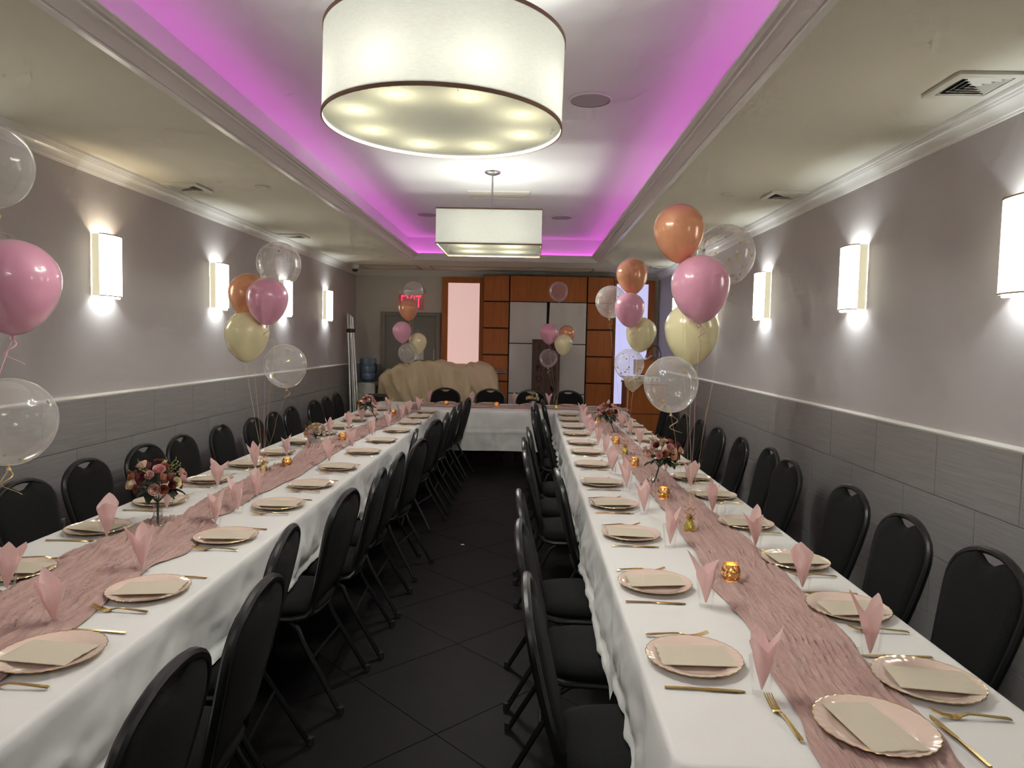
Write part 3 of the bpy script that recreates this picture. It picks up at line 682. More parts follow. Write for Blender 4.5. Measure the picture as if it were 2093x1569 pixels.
# ------------------------------------------------------------------ gauze runners
def runner(name, p_of, width_of, n_len, n_wid, label, bumps=(), seed=0, amp=1.0, base=ZTAB+.004, y_end=None, material='gauze'):
    """p_of(t) -> (centre, lateral unit vector); t along the length in metres"""
    P = []
    for i in range(n_len+1):
        s_ = i/n_len; c, lat, L_ = p_of(s_); wd = width_of(s_); row = []
        for j in range(n_wid+1):
            u = -1+2*j/n_wid
            uu_ = u + .05*noise.noise((L_*3, u*2, seed))
            off = uu_*wd/2 + .020*noise.noise((L_*2.2, seed, u)) + .012*noise.noise((L_*9, u*1.5, seed+3))*abs(u)
            q = off*1.0
            warp = .05*noise.noise((L_*2.5, q*3, seed+11)) + .016*noise.noise((L_*9, q*6, seed+13))
            r1 = 1-abs(noise.noise(((q+warp)*46, L_*2.2, seed)))*2.4
            r2 = 1-abs(noise.noise(((q+warp*.7)*88, L_*5.0, seed+7)))*2.0
            r3 = noise.noise((q*110, L_*30, seed+5))
            h = amp*(.0135*max(0, r1)**2 + .0065*max(0, r2)**1.3 + .0020*r3 + .006*max(0, noise.noise((q*9, L_*4, seed+2))))
            e = min(1, (1-abs(u))/.12); h *= .25+.75*e
            x, y = c[0]+lat[0]*off, c[1]+lat[1]*off
            for bx, by, rad, hh in bumps:
                d = math.hypot(x-bx, y-by)/rad
                if d < 1.6: h += hh*math.exp(-((d-.8)/.28)**2)*(1+.5*noise.noise((x*20, y*20, 3)))
            for fx, fy in FLATS:
                d = math.hypot(x-fx, y-fy)
                if d < .15: h = min(h, .002 if d < .088 else .002+(d-.088)*.16)
            for fx, fy in SMALL:
                if abs(x-fx) < .045 and abs(y-fy) < .045 and math.hypot(x-fx, y-fy) < .042: h = min(h, .006)
            zz_ = base+h
            if y_end is not None and y < y_end:      # falls over the table end
                d_ = y_end-y; zz_ = base+h*.6-.9*max(0, d_-.01); y = y_end-.024-.012*h*20+.02*max(0, .024-d_)
            row.append((x, y, zz_))
        P.append(row)
    return solo(name, MB().grid(P).mesh(name, material, True, 180, recalc=False), label, 'table runner', group='dusty pink gauze runners')
def interp(xs, ys): return lambda v: float(np.interp(v, xs, ys))
SMALL = [(-1.62, 3.022), (.782, 4.274), (.823, 6.513), (-1.659, 5.447), (-1.489, 7.028), (.063, 9.278), (.757, 2.545), (.770, 3.897), (.754, 4.893), (.757, 5.944), (.767, 7.611), (-1.569, 4.537), (-1.539, 5.794), (-1.51, 7.824), (-1.056, 9.074), (-.399, 9.05), (.76, 3.22), (.762, 5.427), (-1.435, 8.50), (-1.655, 4.351)]
FLATS = [(.799, 1.555), (-1.255, 1.799), (-1.257, 2.282), (-1.272, 2.92), (-1.245, 1.24), (-1.80, 1.85), (-1.82, 2.423), (-1.872, 2.994)]
cR = interp([1.25, 1.43, 2.07, 2.6, 3.3, 4.1, 5, 6.2, 7, 8.75], [.76, .775, .83, .845, .86, .835, .83, .84, .82, .80])
wR = interp([1.25, 1.45, 2.0, 2.6, 3.3, 4.1, 5, 6.2, 7.5, 8.75], [.31, .30, .285, .31, .27, .24, .24, .20, .24, .26])
def pR(s_):
    L_ = 1.20+(8.75-1.20)*s_; return (cR(L_), L_), (1, 0), L_
runner('table_runner', pR, lambda s_: wR(1.20+7.55*s_), 860, 76, 'crinkled dusty pink gauze runner along the right table', [(.782, 4.274, .07, .022), (.823, 6.513, .08, .03)], 1, y_end=1.42)
cL = interp([.6, 1.75, 2.2, 2.6, 3.0, 3.35, 3.8, 4.8, 5.5, 6.3, 7.0, 7.8, 8.7], [-1.44, -1.47, -1.53, -1.57, -1.55, -1.555, -1.57, -1.535, -1.58, -1.54, -1.49, -1.48, -1.43])
wL = interp([.6, 1.75, 2.2, 2.55, 2.7, 2.95, 3.12, 3.22, 3.35, 3.8, 4.3, 4.8, 5.4, 6.3, 7, 8.7], [.36, .37, .36, .40, .46, .36, .30, .13, .22, .24, .30, .21, .30, .22, .26, .20])
def pL(s_):
    L_ = .6+(8.75-.6)*s_; return (cL(L_), L_), (1, 0), L_
runner('table_runner', pL, lambda s_: wL(.6+8.15*s_), 900, 80, 'crinkled dusty pink gauze runner bunched along the left table', [(-1.62, 3.02, .10, .028), (-1.60, 2.72, .10, .02), (-1.66, 5.447, .10, .03), (-1.489, 7.028, .08, .035), (-1.60, 4.45, .12, .015)], 5, 1.25)
def pB(s_):
    L_ = -1.50+(1.30+1.50)*s_; return (L_, 9.17+.02*math.sin(L_*3)), (0, 1), L_
runner('table_runner', pB, lambda s_: .34+.04*math.sin(s_*9), 300, 50, 'crinkled dusty pink gauze runner across the far table', [], 9, material='gauzecross')

# ------------------------------------------------------------------ place settings
NS = 30; NA = 180
def scal(a, r): return 1 + (.020*abs(math.cos(NS*a/2))-.008 if r > .115 else 0)
PLATE = MB().lathe([(.0005, .0045), (.05, .0045), (.084, .0045), (.092, .0075), (.100, .0125), (.118, .0155), (.129, .0185), (.1285, .0165), (.117, .0135), (.100, .0105), (.090, .0045), (.083, .0), (.0005, .0)], NA, fn=scal).mesh('plate_body', 'plate', True, 50)
RIM = MB().tube([(.1295*scal(2*PI*i/NA, .13)*math.cos(2*PI*i/NA), .1295*scal(2*PI*i/NA, .13)*math.sin(2*PI*i/NA), .0180) for i in range(NA)], .0011, 5, closed=True).mesh('gold_rim', 'gold')
def nap_mesh(v):
    # local: scalloped short edge towards -x
    L_, W_ = .098, .062; pts = []
    n = 24
    for i in range(n+1):
        y = -W_+2*W_*i/n; pts.append((-L_-.0035*abs(math.sin(PI*4*i/n)), y))
    sk = .02*(v-1)
    pts = pts[::-1]
    poly = [(x, y) for x, y in pts] + [(L_, -W_+sk), (L_, W_+sk*.5)]
    mb = MB(); secs = []
    for dz in (0, .0022):
        mb_pts = [(x, y, dz+.004*(max(0, abs(x)-.06)/.04)**2 + .0012*math.sin(y*50+v)) for x, y in poly]; secs.append(mb_pts)
    k = len(poly); mb.add(secs[0]+secs[1], [tuple(range(k))[::-1], tuple(range(k, 2*k))] + [(i, (i+1) % k, k+(i+1) % k, k+i) for i in range(k)])
    return mb.mesh('napkin', 'napkin', False)
NAPS = [nap_mesh(v) for v in range(3)]
def strip(mb, path, widths, thick):
    secs = []
    for (x, z), w_ in zip(path, widths):
        secs.append([(x, -w_/2, z), (x, w_/2, z), (x, w_/2*.8, z+thick), (x, -w_/2*.8, z+thick)])
    mb.loft(secs)
def fork_mesh():
    mb = MB()
    hp = [(-.092, .002), (-.085, .004), (-.06, .006), (-.02, .009), (.005, .010), (.02, .006), (.032, .002), (.042, .002)]
    strip(mb, hp, [.010, .0125, .0105, .0075, .0065, .010, .021, .0225], .0028)
    for k in range(4):
        y = (k-1.5)*.0059; secs = []
        for x, z, w_ in ((.040, .002, .0042), (.055, .004, .0036), (.072, .009, .0032), (.092, .017, .0018)):
            secs.append([(x, y-w_/2, z), (x, y+w_/2, z), (x, y+w_/2, z+.0016), (x, y-w_/2, z+.0016)])
        mb.loft(secs)
    return mb.mesh('fork', 'gold', True, 40)
def knife_mesh():
    mb = MB(); strip(mb, [(-.098, .0), (-.092, .0), (-.04, .001), (.0, .001), (.01, .001), (.05, .0), (.08, .0), (.095, .0), (.102, .0)], [.009, .011, .0095, .0085, .013, .0155, .0145, .010, .003], .0028)
    return mb.mesh('knife', 'gold', True, 40)
FORK, KNIFE = fork_mesh(), knife_mesh()
TUM = MB().lathe([(.0005, .003), (.019, .003), (.021, .0), (.0225, .002), (.0235, .010), (.0335, .0945), (.0330, .095), (.0325, .0945)], 28).mesh('tumbler', 'glass', True, 40)
def pnap_mesh(seed):
    rg = random.Random(seed); n = 72; rows_ = 12; np_ = rg.choice([2, 3, 3, 4]); ph = rg.uniform(0, 6); fl = rg.uniform(.55, .8)
    pk = [rg.uniform(.6, 1.15) for _ in range(np_)]; wid = rg.uniform(.9, 1.15); P = []
    lean = (rg.uniform(-.012, .012), rg.uniform(-.012, .012))
    for j in range(n+1):
        a = 2*PI*j/n*1.22; f_ = (a+ph)/(2*PI)*np_; i_ = int(math.floor(f_)) % np_; fr = f_-math.floor(f_)
        tri = 1-abs(2*fr-1)
        top = .122 + .062*tri**1.1*pk[i_] + .005*noise.noise((a*2, seed, 0))
        row = []
        for k in range(rows_+1):
            h = k/rows_; z = .014 + (top-.014)*h
            zz = z/.15
            r_ = .002 + wid*.335*max(0, z-.010) - .0035*j/n
            r_ = min(r_, .0235+.0095*max(0, z-.012)/.082 - .001) if z < .096 else r_
            pl = 1 + (.06*math.cos(3*a+seed) + .05*math.cos(6*a+2*seed+z*15))*min(1, zz*1.2)
            flare = 1 + .10*tri*max(0, zz-.75)
            x = r_*pl*flare*math.cos(a); y = r_*pl*flare*math.sin(a)*(fl if z > .1 else fl+(1-fl)*.5)
            row.append((x+lean[0]*zz*zz, y+lean[1]*zz*zz, z))
        P.append(row)
    return MB().grid(P).mesh('cloth_napkin', 'pinknapkin', True, 60, recalc=False)
PNAPS = [pnap_mesh(s_) for s_ in range(8)]
rp = random.Random(11)
cnt = {'n': 0}
def setting(px, py, face, where, i, items='pnfkgs', gpos=None, pz=.0):
    """face: heading of the diner (rotation of local +x)."""
    cnt['n'] += 1; c, s_ = math.cos(face), math.sin(face)
    def W2(u, v): return (px+c*u-s_*v, py+s_*u+c*v)
    z = ZTAB+.003; jz = rp.uniform(-.06, .06); idx = cnt['n']
    at = where % nth(i) if '%s' in where else where
    if 'p' in items:
        t = thing('plate', 'pink scalloped plate with gold rim, ' + at, 'plate', (px, py, z+pz), rp.uniform(0, 6), 'pink scalloped plates')
        link('plate_body', PLATE, t); link('gold_rim', RIM, t)
    if 'n' in items:
        a, b = W2(rp.uniform(-.012, .004), rp.uniform(-.01, .01))
        solo('paper_napkin', NAPS[idx % 3], 'beige paper napkin on pink plate, ' + at, 'napkin', (a, b, z+pz+.0135), (0, 0, face+rp.uniform(-.14, .14)), 'beige paper napkins')
    if 'f' in items:
        a, b = W2(rp.uniform(-.03, .0), .163+rp.uniform(-.006, .006)); solo('fork', FORK, 'gold plastic fork beside plate, ' + at, 'fork', (a, b, z), (0, 0, face+rp.uniform(-.08, .08)), 'gold forks')
    if 'k' in items:
        a, b = W2(rp.uniform(-.03, .0), -.163+rp.uniform(-.006, .006)); solo('knife', KNIFE, 'gold plastic knife beside plate, ' + at, 'knife', (a, b, z), (0, 0, face+rp.uniform(-.08, .08)), 'gold knives')
    gx, gy = gpos if gpos else W2(.125+rp.uniform(-.012, .012), -.185+rp.uniform(-.015, .015))
    if 'g' in items:
        solo('tumbler', TUM, 'clear tumbler holding pink napkin, ' + at, 'glass', (gx, gy, z), (0, 0, rp.uniform(0, 6)), 'clear tumblers')
    if 's' in items:
        solo('pink_napkin', PNAPS[idx % 8], 'pink folded napkin standing in tumbler, ' + at, 'napkin', (gx, gy, z), (rp.uniform(-.05, .05), rp.uniform(-.05, .05), rp.uniform(0, 6)), 'pink napkins in tumblers')
for i, (x, y) in enumerate([(.471, 1.891), (.470, 2.486), (.477, 3.13), (.469, 3.712), (.464, 4.277), (.466, 4.922), (.471, 5.486), (.470, 5.99), (.463, 6.566), (.474, 7.103), (.476, 7.726), (.488, 8.29)]):
    setting(x, y, 0, '%s along aisle edge of right table', i, gpos={0: (.597, 1.715), 1: (.605, 2.298), 2: (.622, 2.976), 3: (.605, 3.555), 4: (.596, 4.12), 5: (.574, 4.66)}.get(i))
for i, (x, y) in enumerate([(1.049, 1.795), (1.071, 2.296), (1.085, 2.795), (1.066, 3.378), (1.075, 4.005), (1.06, 4.53), (1.07, 5.12), (1.075, 5.69), (1.075, 6.25), (1.08, 6.78), (1.08, 7.3), (1.08, 7.8), (1.08, 8.3)]):
    setting(x, y, PI, '%s along wall edge of right table', i, gpos={0: (.975, 1.944), 1: (.992, 2.475), 2: (.985, 2.981), 3: (.957, 3.572), 4: (.984, 4.19)}.get(i))
setting(.799, 1.555, PI/2, 'at the near head of right table', 0, 'pn', pz=.005)
solo('fork', FORK, 'gold plastic fork lying left of the head plate', 'fork', (.612, 1.60, ZTAB+.002), (0, 0, PI/2+.08), 'gold forks')
solo('knife', KNIFE, 'gold plastic knife lying right of the head plate', 'knife', (.965, 1.52, ZTAB+.012), (0, 0, PI/2+.06), 'gold knives')
solo('tumbler', TUM, 'empty clear tumbler beside nearest wall-edge plate of right table', 'glass', (.875, 1.745, ZTAB+.012), (0, 0, 0), 'clear tumblers')
for i, (x, y) in enumerate([(-1.245, 1.24), (-1.255, 1.799), (-1.257, 2.282), (-1.272, 2.92), (-1.256, 3.509), (-1.247, 4.014), (-1.24, 4.572), (-1.23, 5.236), (-1.22, 5.843), (-1.21, 6.495), (-1.20, 7.132), (-1.20, 7.691), (-1.19, 8.237)]):
    setting(x, y, PI, '%s along aisle edge of left table', i, gpos={1: (-1.379, 1.992), 2: (-1.384, 2.474), 3: (-1.406, 3.115), 4: (-1.405, 3.36), 5: (-1.425, 3.66)}.get(i))
for i, (x, y) in enumerate([(-1.80, 1.85), (-1.82, 2.423), (-1.872, 2.994), (-1.87, 3.52), (-1.873, 4.079), (-1.86, 4.615), (-1.84, 5.11), (-1.85, 5.66), (-1.82, 6.188), (-1.80, 6.68), (-1.80, 7.279), (-1.80, 7.78), (-1.78, 8.44)]):
    setting(x, y, 0, '%s along wall edge of left table', i, gpos={1: (-1.715, 2.248), 2: (-1.755, 2.865)}.get(i))
for i, (x, n_) in enumerate(((-1.10, 'first'), (-.545, 'second'), (.05, 'third'), (.55, 'fourth'))):
    setting(x, 9.49, -PI/2, n_ + ' from left along the far table', 0, 'pnfkgs', gpos=((-1.33, 9.4), (-.75, 9.42), (-.18, 9.42), (.29, 9.42))[i])

# ------------------------------------------------------------------ candle holders
HOLD = MB().lathe([(.018, .0), (.022, .001), (.031, .010), (.0355, .026), (.034, .042), (.028, .054), (.0255, .058), (.0265, .061), (.0245, .061), (.0240, .056), (.032, .041), (.0335, .026), (.029, .011), (.018, .004)], 36).mesh('holder', 'mercuryglass', True, 50)
CAND = MB().lathe([(.0005, .030), (.019, .030), (.0195, .028), (.0195, .006), (.0005, .006)], 20).mesh('candle', 'flame', True, 50)
for i, (x, y, lb) in enumerate(((.757, 2.545, 'nearest on the right table'), (.770, 3.897, 'second from the camera on the right table'), (.754, 4.893, 'third from the camera on the right table'), (.757, 5.944, 'fourth from the camera on the right table'), (.767, 7.611, 'farthest on the right table'),
                    (-1.569, 4.537, 'nearest on the left table'), (-1.539, 5.794, 'second from the camera on the left table'), (-1.51, 7.824, 'farthest on the left table'), (-1.056, 9.074, 'left one on the far table'), (-.399, 9.05, 'right one on the far table'))):
    t = thing('candle_holder', 'glowing copper and gold mercury glass candle holder, ' + lb, 'candle holder', (x, y, ZTAB+.012), group='mercury glass candle holders')
    link('holder', HOLD, t); link('candle', CAND, t)

# ------------------------------------------------------------------ flowers
def rose_mesh(material):
    mb = MB(); rg = random.Random(material)
    for ring, (n, rad, h, op) in enumerate(((3, .006, .020, .05), (5, .011, .021, .25), (6, .016, .019, .55))):
        for k in range(n):
            a0 = 2*PI*k/n+ring*.7; P = []
            for i in range(5):
                u = (i-2)/2; row = []
                for j in range(4):
                    v = j/3; r_ = rad*(.35+.65*math.sin(min(1, v*1.1)*PI/2)) + op*.006*v*v
                    aa = a0+u*(PI/n)*1.25; zz = h*v*(1-.18*u*u) - (.004*op if v > .9 else 0)
                    row.append((r_*math.cos(aa), r_*math.sin(aa), zz))
                P.append(row)
            mb.grid(P)
    mb.lathe([(.0005, -.002), (.006, .0), (.008, .006)], 8)
    return mb.mesh('rose_' + material, material, True, 180, recalc=False)
ROSE = {k: rose_mesh(k) for k in ('rose_burgundy', 'rose_rust', 'rose_pink', 'rose_blush', 'rose_peach', 'rose_cream', 'rose_white')}
def leaf_mesh():
    P = []
    for i in range(7):
        v = i/6; w_ = .016*math.sin(PI*min(1, v*.93+.03))**.8
        P.append([(u*w_, v*.055, .006*abs(u)+.010*math.sin(v*2.5)) for u in (-1, -.5, 0, .5, 1)])
    return MB().grid(P).mesh('leaf', 'leaf', True, 180, recalc=False)
LEAF = leaf_mesh()
def sprig_mesh():
    mb = MB(); pts = [(0, 0, 0), (.004, 0, .03), (.012, 0, .065)]; mb.tube(pts, .0009, 4)
    for k in range(7):
        v = .2+.8*k/6; c = Vector((.012*v*v, 0, .065*v)); a = k*2.2; d = Vector((math.cos(a), math.sin(a), .6))*.007
        mb.tube([c, c+d*.5, c+d*1.1], [.0008, .0036, .0006], 5, flat=.6)
    return mb.mesh('sprig', 'sprig', True, 60)
SPRIG = sprig_mesh()
VASE = MB().lathe([(.0005, .0), (.030, .0), (.034, .004), (.036, .018), (.032, .032), (.022, .045), (.0185, .060), (.0185, .085), (.0225, .100), (.0218, .100), (.0178, .085), (.0178, .060), (.0212, .046), (.031, .032), (.035, .018), (.032, .006), (.0005, .005)], 32).mesh('vase', 'vaseglass', True, 50)
POT = MB().lathe([(.0005, 0), (.032, 0), (.034, .003), (.040, .062), (.042, .066), (.038, .066), (.0005, .058)], 28).mesh('pot', 'whiteplastic', True, 45)
def bouquet(x, y, label, palette, seed, height=.20, spread=.085, lean=(0, 0), pot=False, n=17, leaves=16, sprigs=6, zoff=.010):
    t = thing('flower_arrangement', label, 'flowers', (x, y, ZTAB+zoff), group='table flower arrangements'); rg = random.Random(seed)
    link('pot' if pot else 'vase', POT if pot else VASE, t)
    z0 = .05 if pot else .012; neck = Vector((lean[0]*.5, lean[1]*.5, .07 if pot else .105)); C0 = Vector((lean[0], lean[1], height))
    st = MB(); st.tube([(0, 0, z0), neck*.55, neck], .0045 if not pot else .003, 6)
    heads = []
    for k in range(n):
        for _ in range(40):
            a = k*2.39996+rg.uniform(-.3, .3); e = rg.uniform(-.35, 1.0); ce = math.sqrt(max(0, 1-min(1, abs(e))**2))
            d = Vector((math.cos(a)*ce, math.sin(a)*ce, e*.8)); p = C0 + d*spread*rg.uniform(.82, 1.12)
            if all((p-q).length > .026 for q in heads): break
        heads.append(p)
        st.tube([neck, neck.lerp(p, .5)+Vector((0, 0, .008)), p], .0011, 4, cap=False)
        dr_ = (p-C0).normalized()+Vector((0, 0, .35)); o = link('rose', ROSE[palette[k % len(palette)]], t, p - dr_.normalized()*.006, dr_.to_track_quat('Z', 'Y').to_euler())
        sc = rg.uniform(1.0, 1.4); o.scale = (sc, sc, sc)
    link('stems', st.mesh('stems', 'stem'), t)
    for k in range(leaves):
        a = rg.uniform(0, 2*PI); e = rg.uniform(-.7, .35); d = Vector((math.cos(a), math.sin(a), e)); p = C0 - Vector((0, 0, spread*.35)) + d*spread*rg.uniform(.1, .65)
        o = link('leaf', LEAF, t, p, (d+Vector((0, 0, rg.uniform(-.6, .3)))).to_track_quat('Y', 'Z').to_euler()); sc = rg.uniform(.8, 1.3); o.scale = (sc, sc, sc)
    for k in range(sprigs):
        a = rg.uniform(0, 2*PI); d = Vector((math.cos(a), math.sin(a), rg.uniform(.3, 1.3))); o = link('sprig', SPRIG, t, C0+d.normalized()*spread*.55, d.to_track_quat('Z', 'Y').to_euler())
    return t
bouquet(-1.62, 3.022, 'mixed burgundy, rust and blush roses in glass vase, nearest on left table', ('rose_rust', 'rose_burgundy', 'rose_blush', 'rose_pink', 'rose_burgundy', 'rose_rust', 'rose_cream'), 2, .205, .098, (0, 0), n=24, leaves=30, sprigs=9, zoff=.020)
bouquet(-1.659, 5.447, 'white and peach flowers with pale greenery, middle of left table', ('rose_white', 'rose_white', 'rose_peach', 'rose_blush', 'rose_cream'), 5, .115, .068, pot=True, n=16, leaves=7, sprigs=8)
bouquet(-1.489, 7.028, 'pink roses leaning left on long stem in vase, far end of left table', ('rose_pink', 'rose_blush', 'rose_rust', 'rose_pink', 'rose_cream'), 9, .215, .085, (-.14, .0), n=16, leaves=14, sprigs=8)
bouquet(.782, 4.274, 'mauve and burgundy roses leaning right in vase, nearer on right table', ('rose_burgundy', 'rose_blush', 'rose_pink', 'rose_rust', 'rose_blush', 'rose_peach'), 12, .205, .098, (.055, .0), n=24, leaves=30, sprigs=9)
bouquet(.823, 6.513, 'pink and burgundy roses leaning left in vase, farther on right table', ('rose_pink', 'rose_blush', 'rose_burgundy', 'rose_rust'), 15, .215, .09, (-.08, .0), n=21, leaves=24, sprigs=7)
bouquet(.063, 9.278, 'peach and white flowers in a white pot on the far table', ('rose_peach', 'rose_white', 'rose_peach', 'rose_cream'), 19, .115, .075, pot=True, n=14, leaves=6, sprigs=5)

# ------------------------------------------------------------------ balloons
def balloon_mesh(kind, seed):
    low = 1.30 if kind in ('pink', 'orange', 'cream') else 1.10; nt = .20 if low > 1.2 else .05; pr = []
    n = 30
    for i in range(n+1):
        f = PI*i/n*.975; c = math.cos(f); z = c if c > 0 else c*low
        r_ = math.sin(f)*(1-nt*((1-c)/2)**3.0); pr.append((max(r_, .0005), z))
    return MB().lathe(pr, 44).mesh('balloon_skin', {'pink': 'pinkballoon', 'orange': 'orangeballoon', 'cream': 'creamballoon', 'clear': 'clearballoon', 'plain': 'clearplain'}[kind], True, 180), low, pr
BAL = {k: balloon_mesh(k, 0) for k in ('pink', 'orange', 'cream', 'clear', 'plain')}
KNOT = {k: MB().lathe([(.0035, .006), (.0045, .0), (.003, -.004), (.008, -.014), (.0075, -.0145)], 10).mesh('knot_'+k, BAL[k][0].materials[0].name if k in ('pink', 'orange', 'cream') else 'ribbongold') for k in BAL}
def balloon(kind, x, y, z, d, weight, label, seed, nconf=0, tilt=(0, 0)):
    me, low, pr = BAL[kind]; R = d/2
    t = thing('balloon', label, 'balloon', (x, y, z), group='party balloons', rot=(tilt[0], tilt[1], 0)); rg = random.Random(seed)
    link('balloon_skin', me, t, scale=(R, R, R))
    kz = pr[-1][1]*R
    link('knot', KNOT[kind], t, (0, 0, kz))
    Rm = Matrix.Rotation(0, 3, 'Z'); e = t.rotation_euler.to_matrix()
    a = Vector((0, 0, kz-.012)); wv = e.inverted() @ (Vector(weight)-Vector((x, y, z)))
    pts = []
    for i in range(15):
        f = i/14; p = a.lerp(wv, f); s_ = math.sin(PI*f)
        pts.append(p+Vector((.012*noise.noise((f*4, seed, 0))*s_, .012*noise.noise((f*4, seed, 4))*s_, 0)))
    rm = {'pink': 'ribbonpink', 'orange': 'ribbongold', 'cream': 'ribboncream', 'clear': 'ribbongold', 'plain': 'ribboncream'}[kind]
    link('ribbon', MB().tube(pts, .0021, 4, flat=.35).mesh('ribbon', rm, True, 60), t)
    tl = [a+Vector((.016*math.sin(i*.55)*(1+i*.07)+.002*i, .016*math.cos(i*.55)-.016, -.006*i)) for i in range(14)]
    link('ribbon_tail', MB().tube(tl, .0018, 4, flat=.35).mesh('ribbon_tail', rm, True, 60), t)
    if nconf:
        mb = MB()
        for k in range(nconf):
            f = math.acos(rg.uniform(-.98, .85)) if rg.random() < .65 else rg.uniform(2.3, 2.95)
            c = math.cos(f); zz = c if c > 0 else c*low; r_ = math.sin(f)*(1-.05*((1-c)/2)**3)
            b = rg.uniform(0, 2*PI); p = Vector((r_*math.cos(b), r_*math.sin(b), zz))*R*.985; nrm = Vector((r_*math.cos(b), r_*math.sin(b), zz)).normalized()
            ax = nrm.orthogonal().normalized(); ay = nrm.cross(ax); s_ = .0068*rg.uniform(.75, 1.1)
            mb.add([p+ax*math.cos(2*PI*q_/8)*s_+ay*math.sin(2*PI*q_/8)*s_ for q_ in range(8)], [tuple(range(8))])
        o = link('confetti', mb.mesh('confetti', 'confettigold', False, recalc=False), t); o['kind'] = 'stuff'
NAMES = {'pink': 'pearly pink', 'orange': 'copper orange', 'cream': 'pale cream yellow', 'clear': 'clear gold-confetti', 'plain': 'clear'}
def weight(x, y, label, z=ZTAB+.008):
    t = thing('balloon_weight', label, 'balloon weight', (x, y, z), group='gold balloon weights')
    link('bag', MB().lathe([(.0005, 0), (.022, 0), (.025, .006), (.022, .028), (.012, .050), (.010, .055)], 36, fn=lambda a, r: 1+.07*math.cos(9*a)+.04*math.cos(17*a)).mesh('bag', 'goldfoil', True, 60), t)
    rg = random.Random(int(abs(x*1000)))
    mb = MB()
    for k in range(16):
        a = 2*PI*k/16+rg.uniform(-.1, .1); e = rg.uniform(.2, 1.1); d = Vector((math.cos(a)*math.cos(e), math.sin(a)*math.cos(e), math.sin(e))); s_ = Vector((-math.sin(a), math.cos(a), 0))
        c = Vector((0, 0, .052)); mb.add([c, c+d*.018+s_*.006, c+d*.034, c+d*.018-s_*.006], [(0,1,2,3)])
    link('foil_burst', mb.mesh('foil_burst', 'goldfoil', False, recalc=False), t)
    cl = MB()
    for k in range(4):
        a = k*1.6; b = Vector((math.cos(a)*.010, math.sin(a)*.010, .058))
        cl.tube([b+Vector((math.cos(i*.9+k)*.011+.008*math.cos(a)*i/12, math.sin(i*.9+k)*.011+.008*math.sin(a)*i/12, .004*i)) for i in range(16)], .0016, 4, flat=.4)
    link('curled_ribbon', cl.mesh('curled_ribbon', 'rosegold', True, 60), t)
    return (x, y, z+.055)
clusters = [
 ((.76, 3.22), 'on the right table nearest the camera', 'the nearest right-table cluster', [('orange', .671, 3.25, 2.148, .233), ('clear', .905, 3.32, 2.055, .268, 46), ('pink', .757, 3.17, 1.895, .262), ('cream', .775, 3.38, 1.70, .262), ('clear', .640, 3.16, 1.455, .242, 20)]),
 ((.762, 5.427), 'on the right table beyond the second vase', 'the farther right-table cluster', [('orange', .786, 5.5, 2.163, .245), ('clear', .635, 5.55, 1.955, .243, 34), ('pink', .764, 5.42, 1.899, .232), ('cream', .880, 5.56, 1.715, .240), ('clear', .785, 5.5, 1.468, .234, 40)]),
 ((.368, 8.947), 'on the right end of the far table', 'the right far-table cluster', [('plain', .362, 8.95, 2.266, .243), ('pink', .251, 8.9, 1.74, .230), ('orange', .485, 9.1, 1.735, .215), ('cream', .432, 8.85, 1.612, .234), ('plain', .252, 8.95, 1.423, .231)]),
 ((-1.435, 8.50), 'on the left end of the far table', 'the left far-table cluster', [('clear', -1.415, 8.55, 2.210, .238, 22), ('orange', -1.484, 8.6, 2.0, .238), ('pink', -1.54, 8.5, 1.722, .230), ('cream', -1.37, 8.65, 1.59, .228), ('clear', -1.455, 8.45, 1.460, .236, 8)]),
 ((-1.655, 4.351), 'in the middle of the left table', 'the middle left-table cluster', [('clear', -1.60, 4.47, 2.088, .276, 12), ('orange', -1.84, 4.60, 1.90, .272), ('pink', -1.64, 4.38, 1.862, .258), ('cream', -1.797, 4.45, 1.64, .280), ('clear', -1.545, 4.43, 1.445, .268, 14)]),
 ((-1.70, 1.86), 'on the left table at the left picture edge', 'the left picture edge cluster', [('clear', -1.707, 2.2, 2.152, .253, 0), ('pink', -1.630, 2.2, 1.785, .262), ('clear', -1.655, 2.2, 1.345, .268, 14)]),
]
sd = 0
for (wx, wy), wl_, cl_, bl in clusters:
    wp = weight(wx, wy, 'gold foil balloon weight with curled ribbon ' + wl_)
    for k, b in enumerate(bl):
        sd += 1; pos = ''
        same = [q_ for q_ in bl if q_[0] == b[0]]
        if len(same) > 1: pos = 'upper ' if b[3] == max(q_[3] for q_ in same) else 'lower '
        balloon(b[0], b[1], b[2], b[3], b[4], wp, '%s%s balloon of %s' % (pos, 'clear plain' if (b[0] == 'clear' and b[5] == 0) else NAMES[b[0]], cl_), sd, b[5] if len(b) > 5 else 0, (random.uniform(-.1, .1), random.uniform(-.1, .1)))

# ------------------------------------------------------------------ far left corner: poles, water cooler, bin, draped piano
t = thing('pole_bundle', 'bundle of long silver poles leaning in the far left corner', 'poles', (-2.50, 10.15, 0))
for k, (dx, dy) in enumerate(((-.045, 0), (-.012, .03), (.018, 0), (.048, .02))):
    link('pole', MB().tube([(dx*1.3, dy, .0), (-.155+dx*.75, .22+dy, 1.99-.02*k)], .0165, 12).mesh('pole', 'pole'), t)
for f, w_ in ((.87, .10),):
    link('strap', MB().rbox((-.155*f+.0, .22*f+.01, 1.99*f), (.115, .075, .055), .012, 2).mesh('strap', 'blackplastic'), t)
t = thing('water_cooler', 'white water cooler with upturned blue bottle in the far left corner', 'water cooler', (-2.455, 10.72, 0))
link('body', MB().rbox((0, 0, .475), (.27, .27, .95), .02, 2).mesh('body', 'whiteplastic'), t)
link('side_panel', MB().bx(.136, .139, -.12, .12, .05, .9).mesh('side_panel', 'doorgrey', False), t)
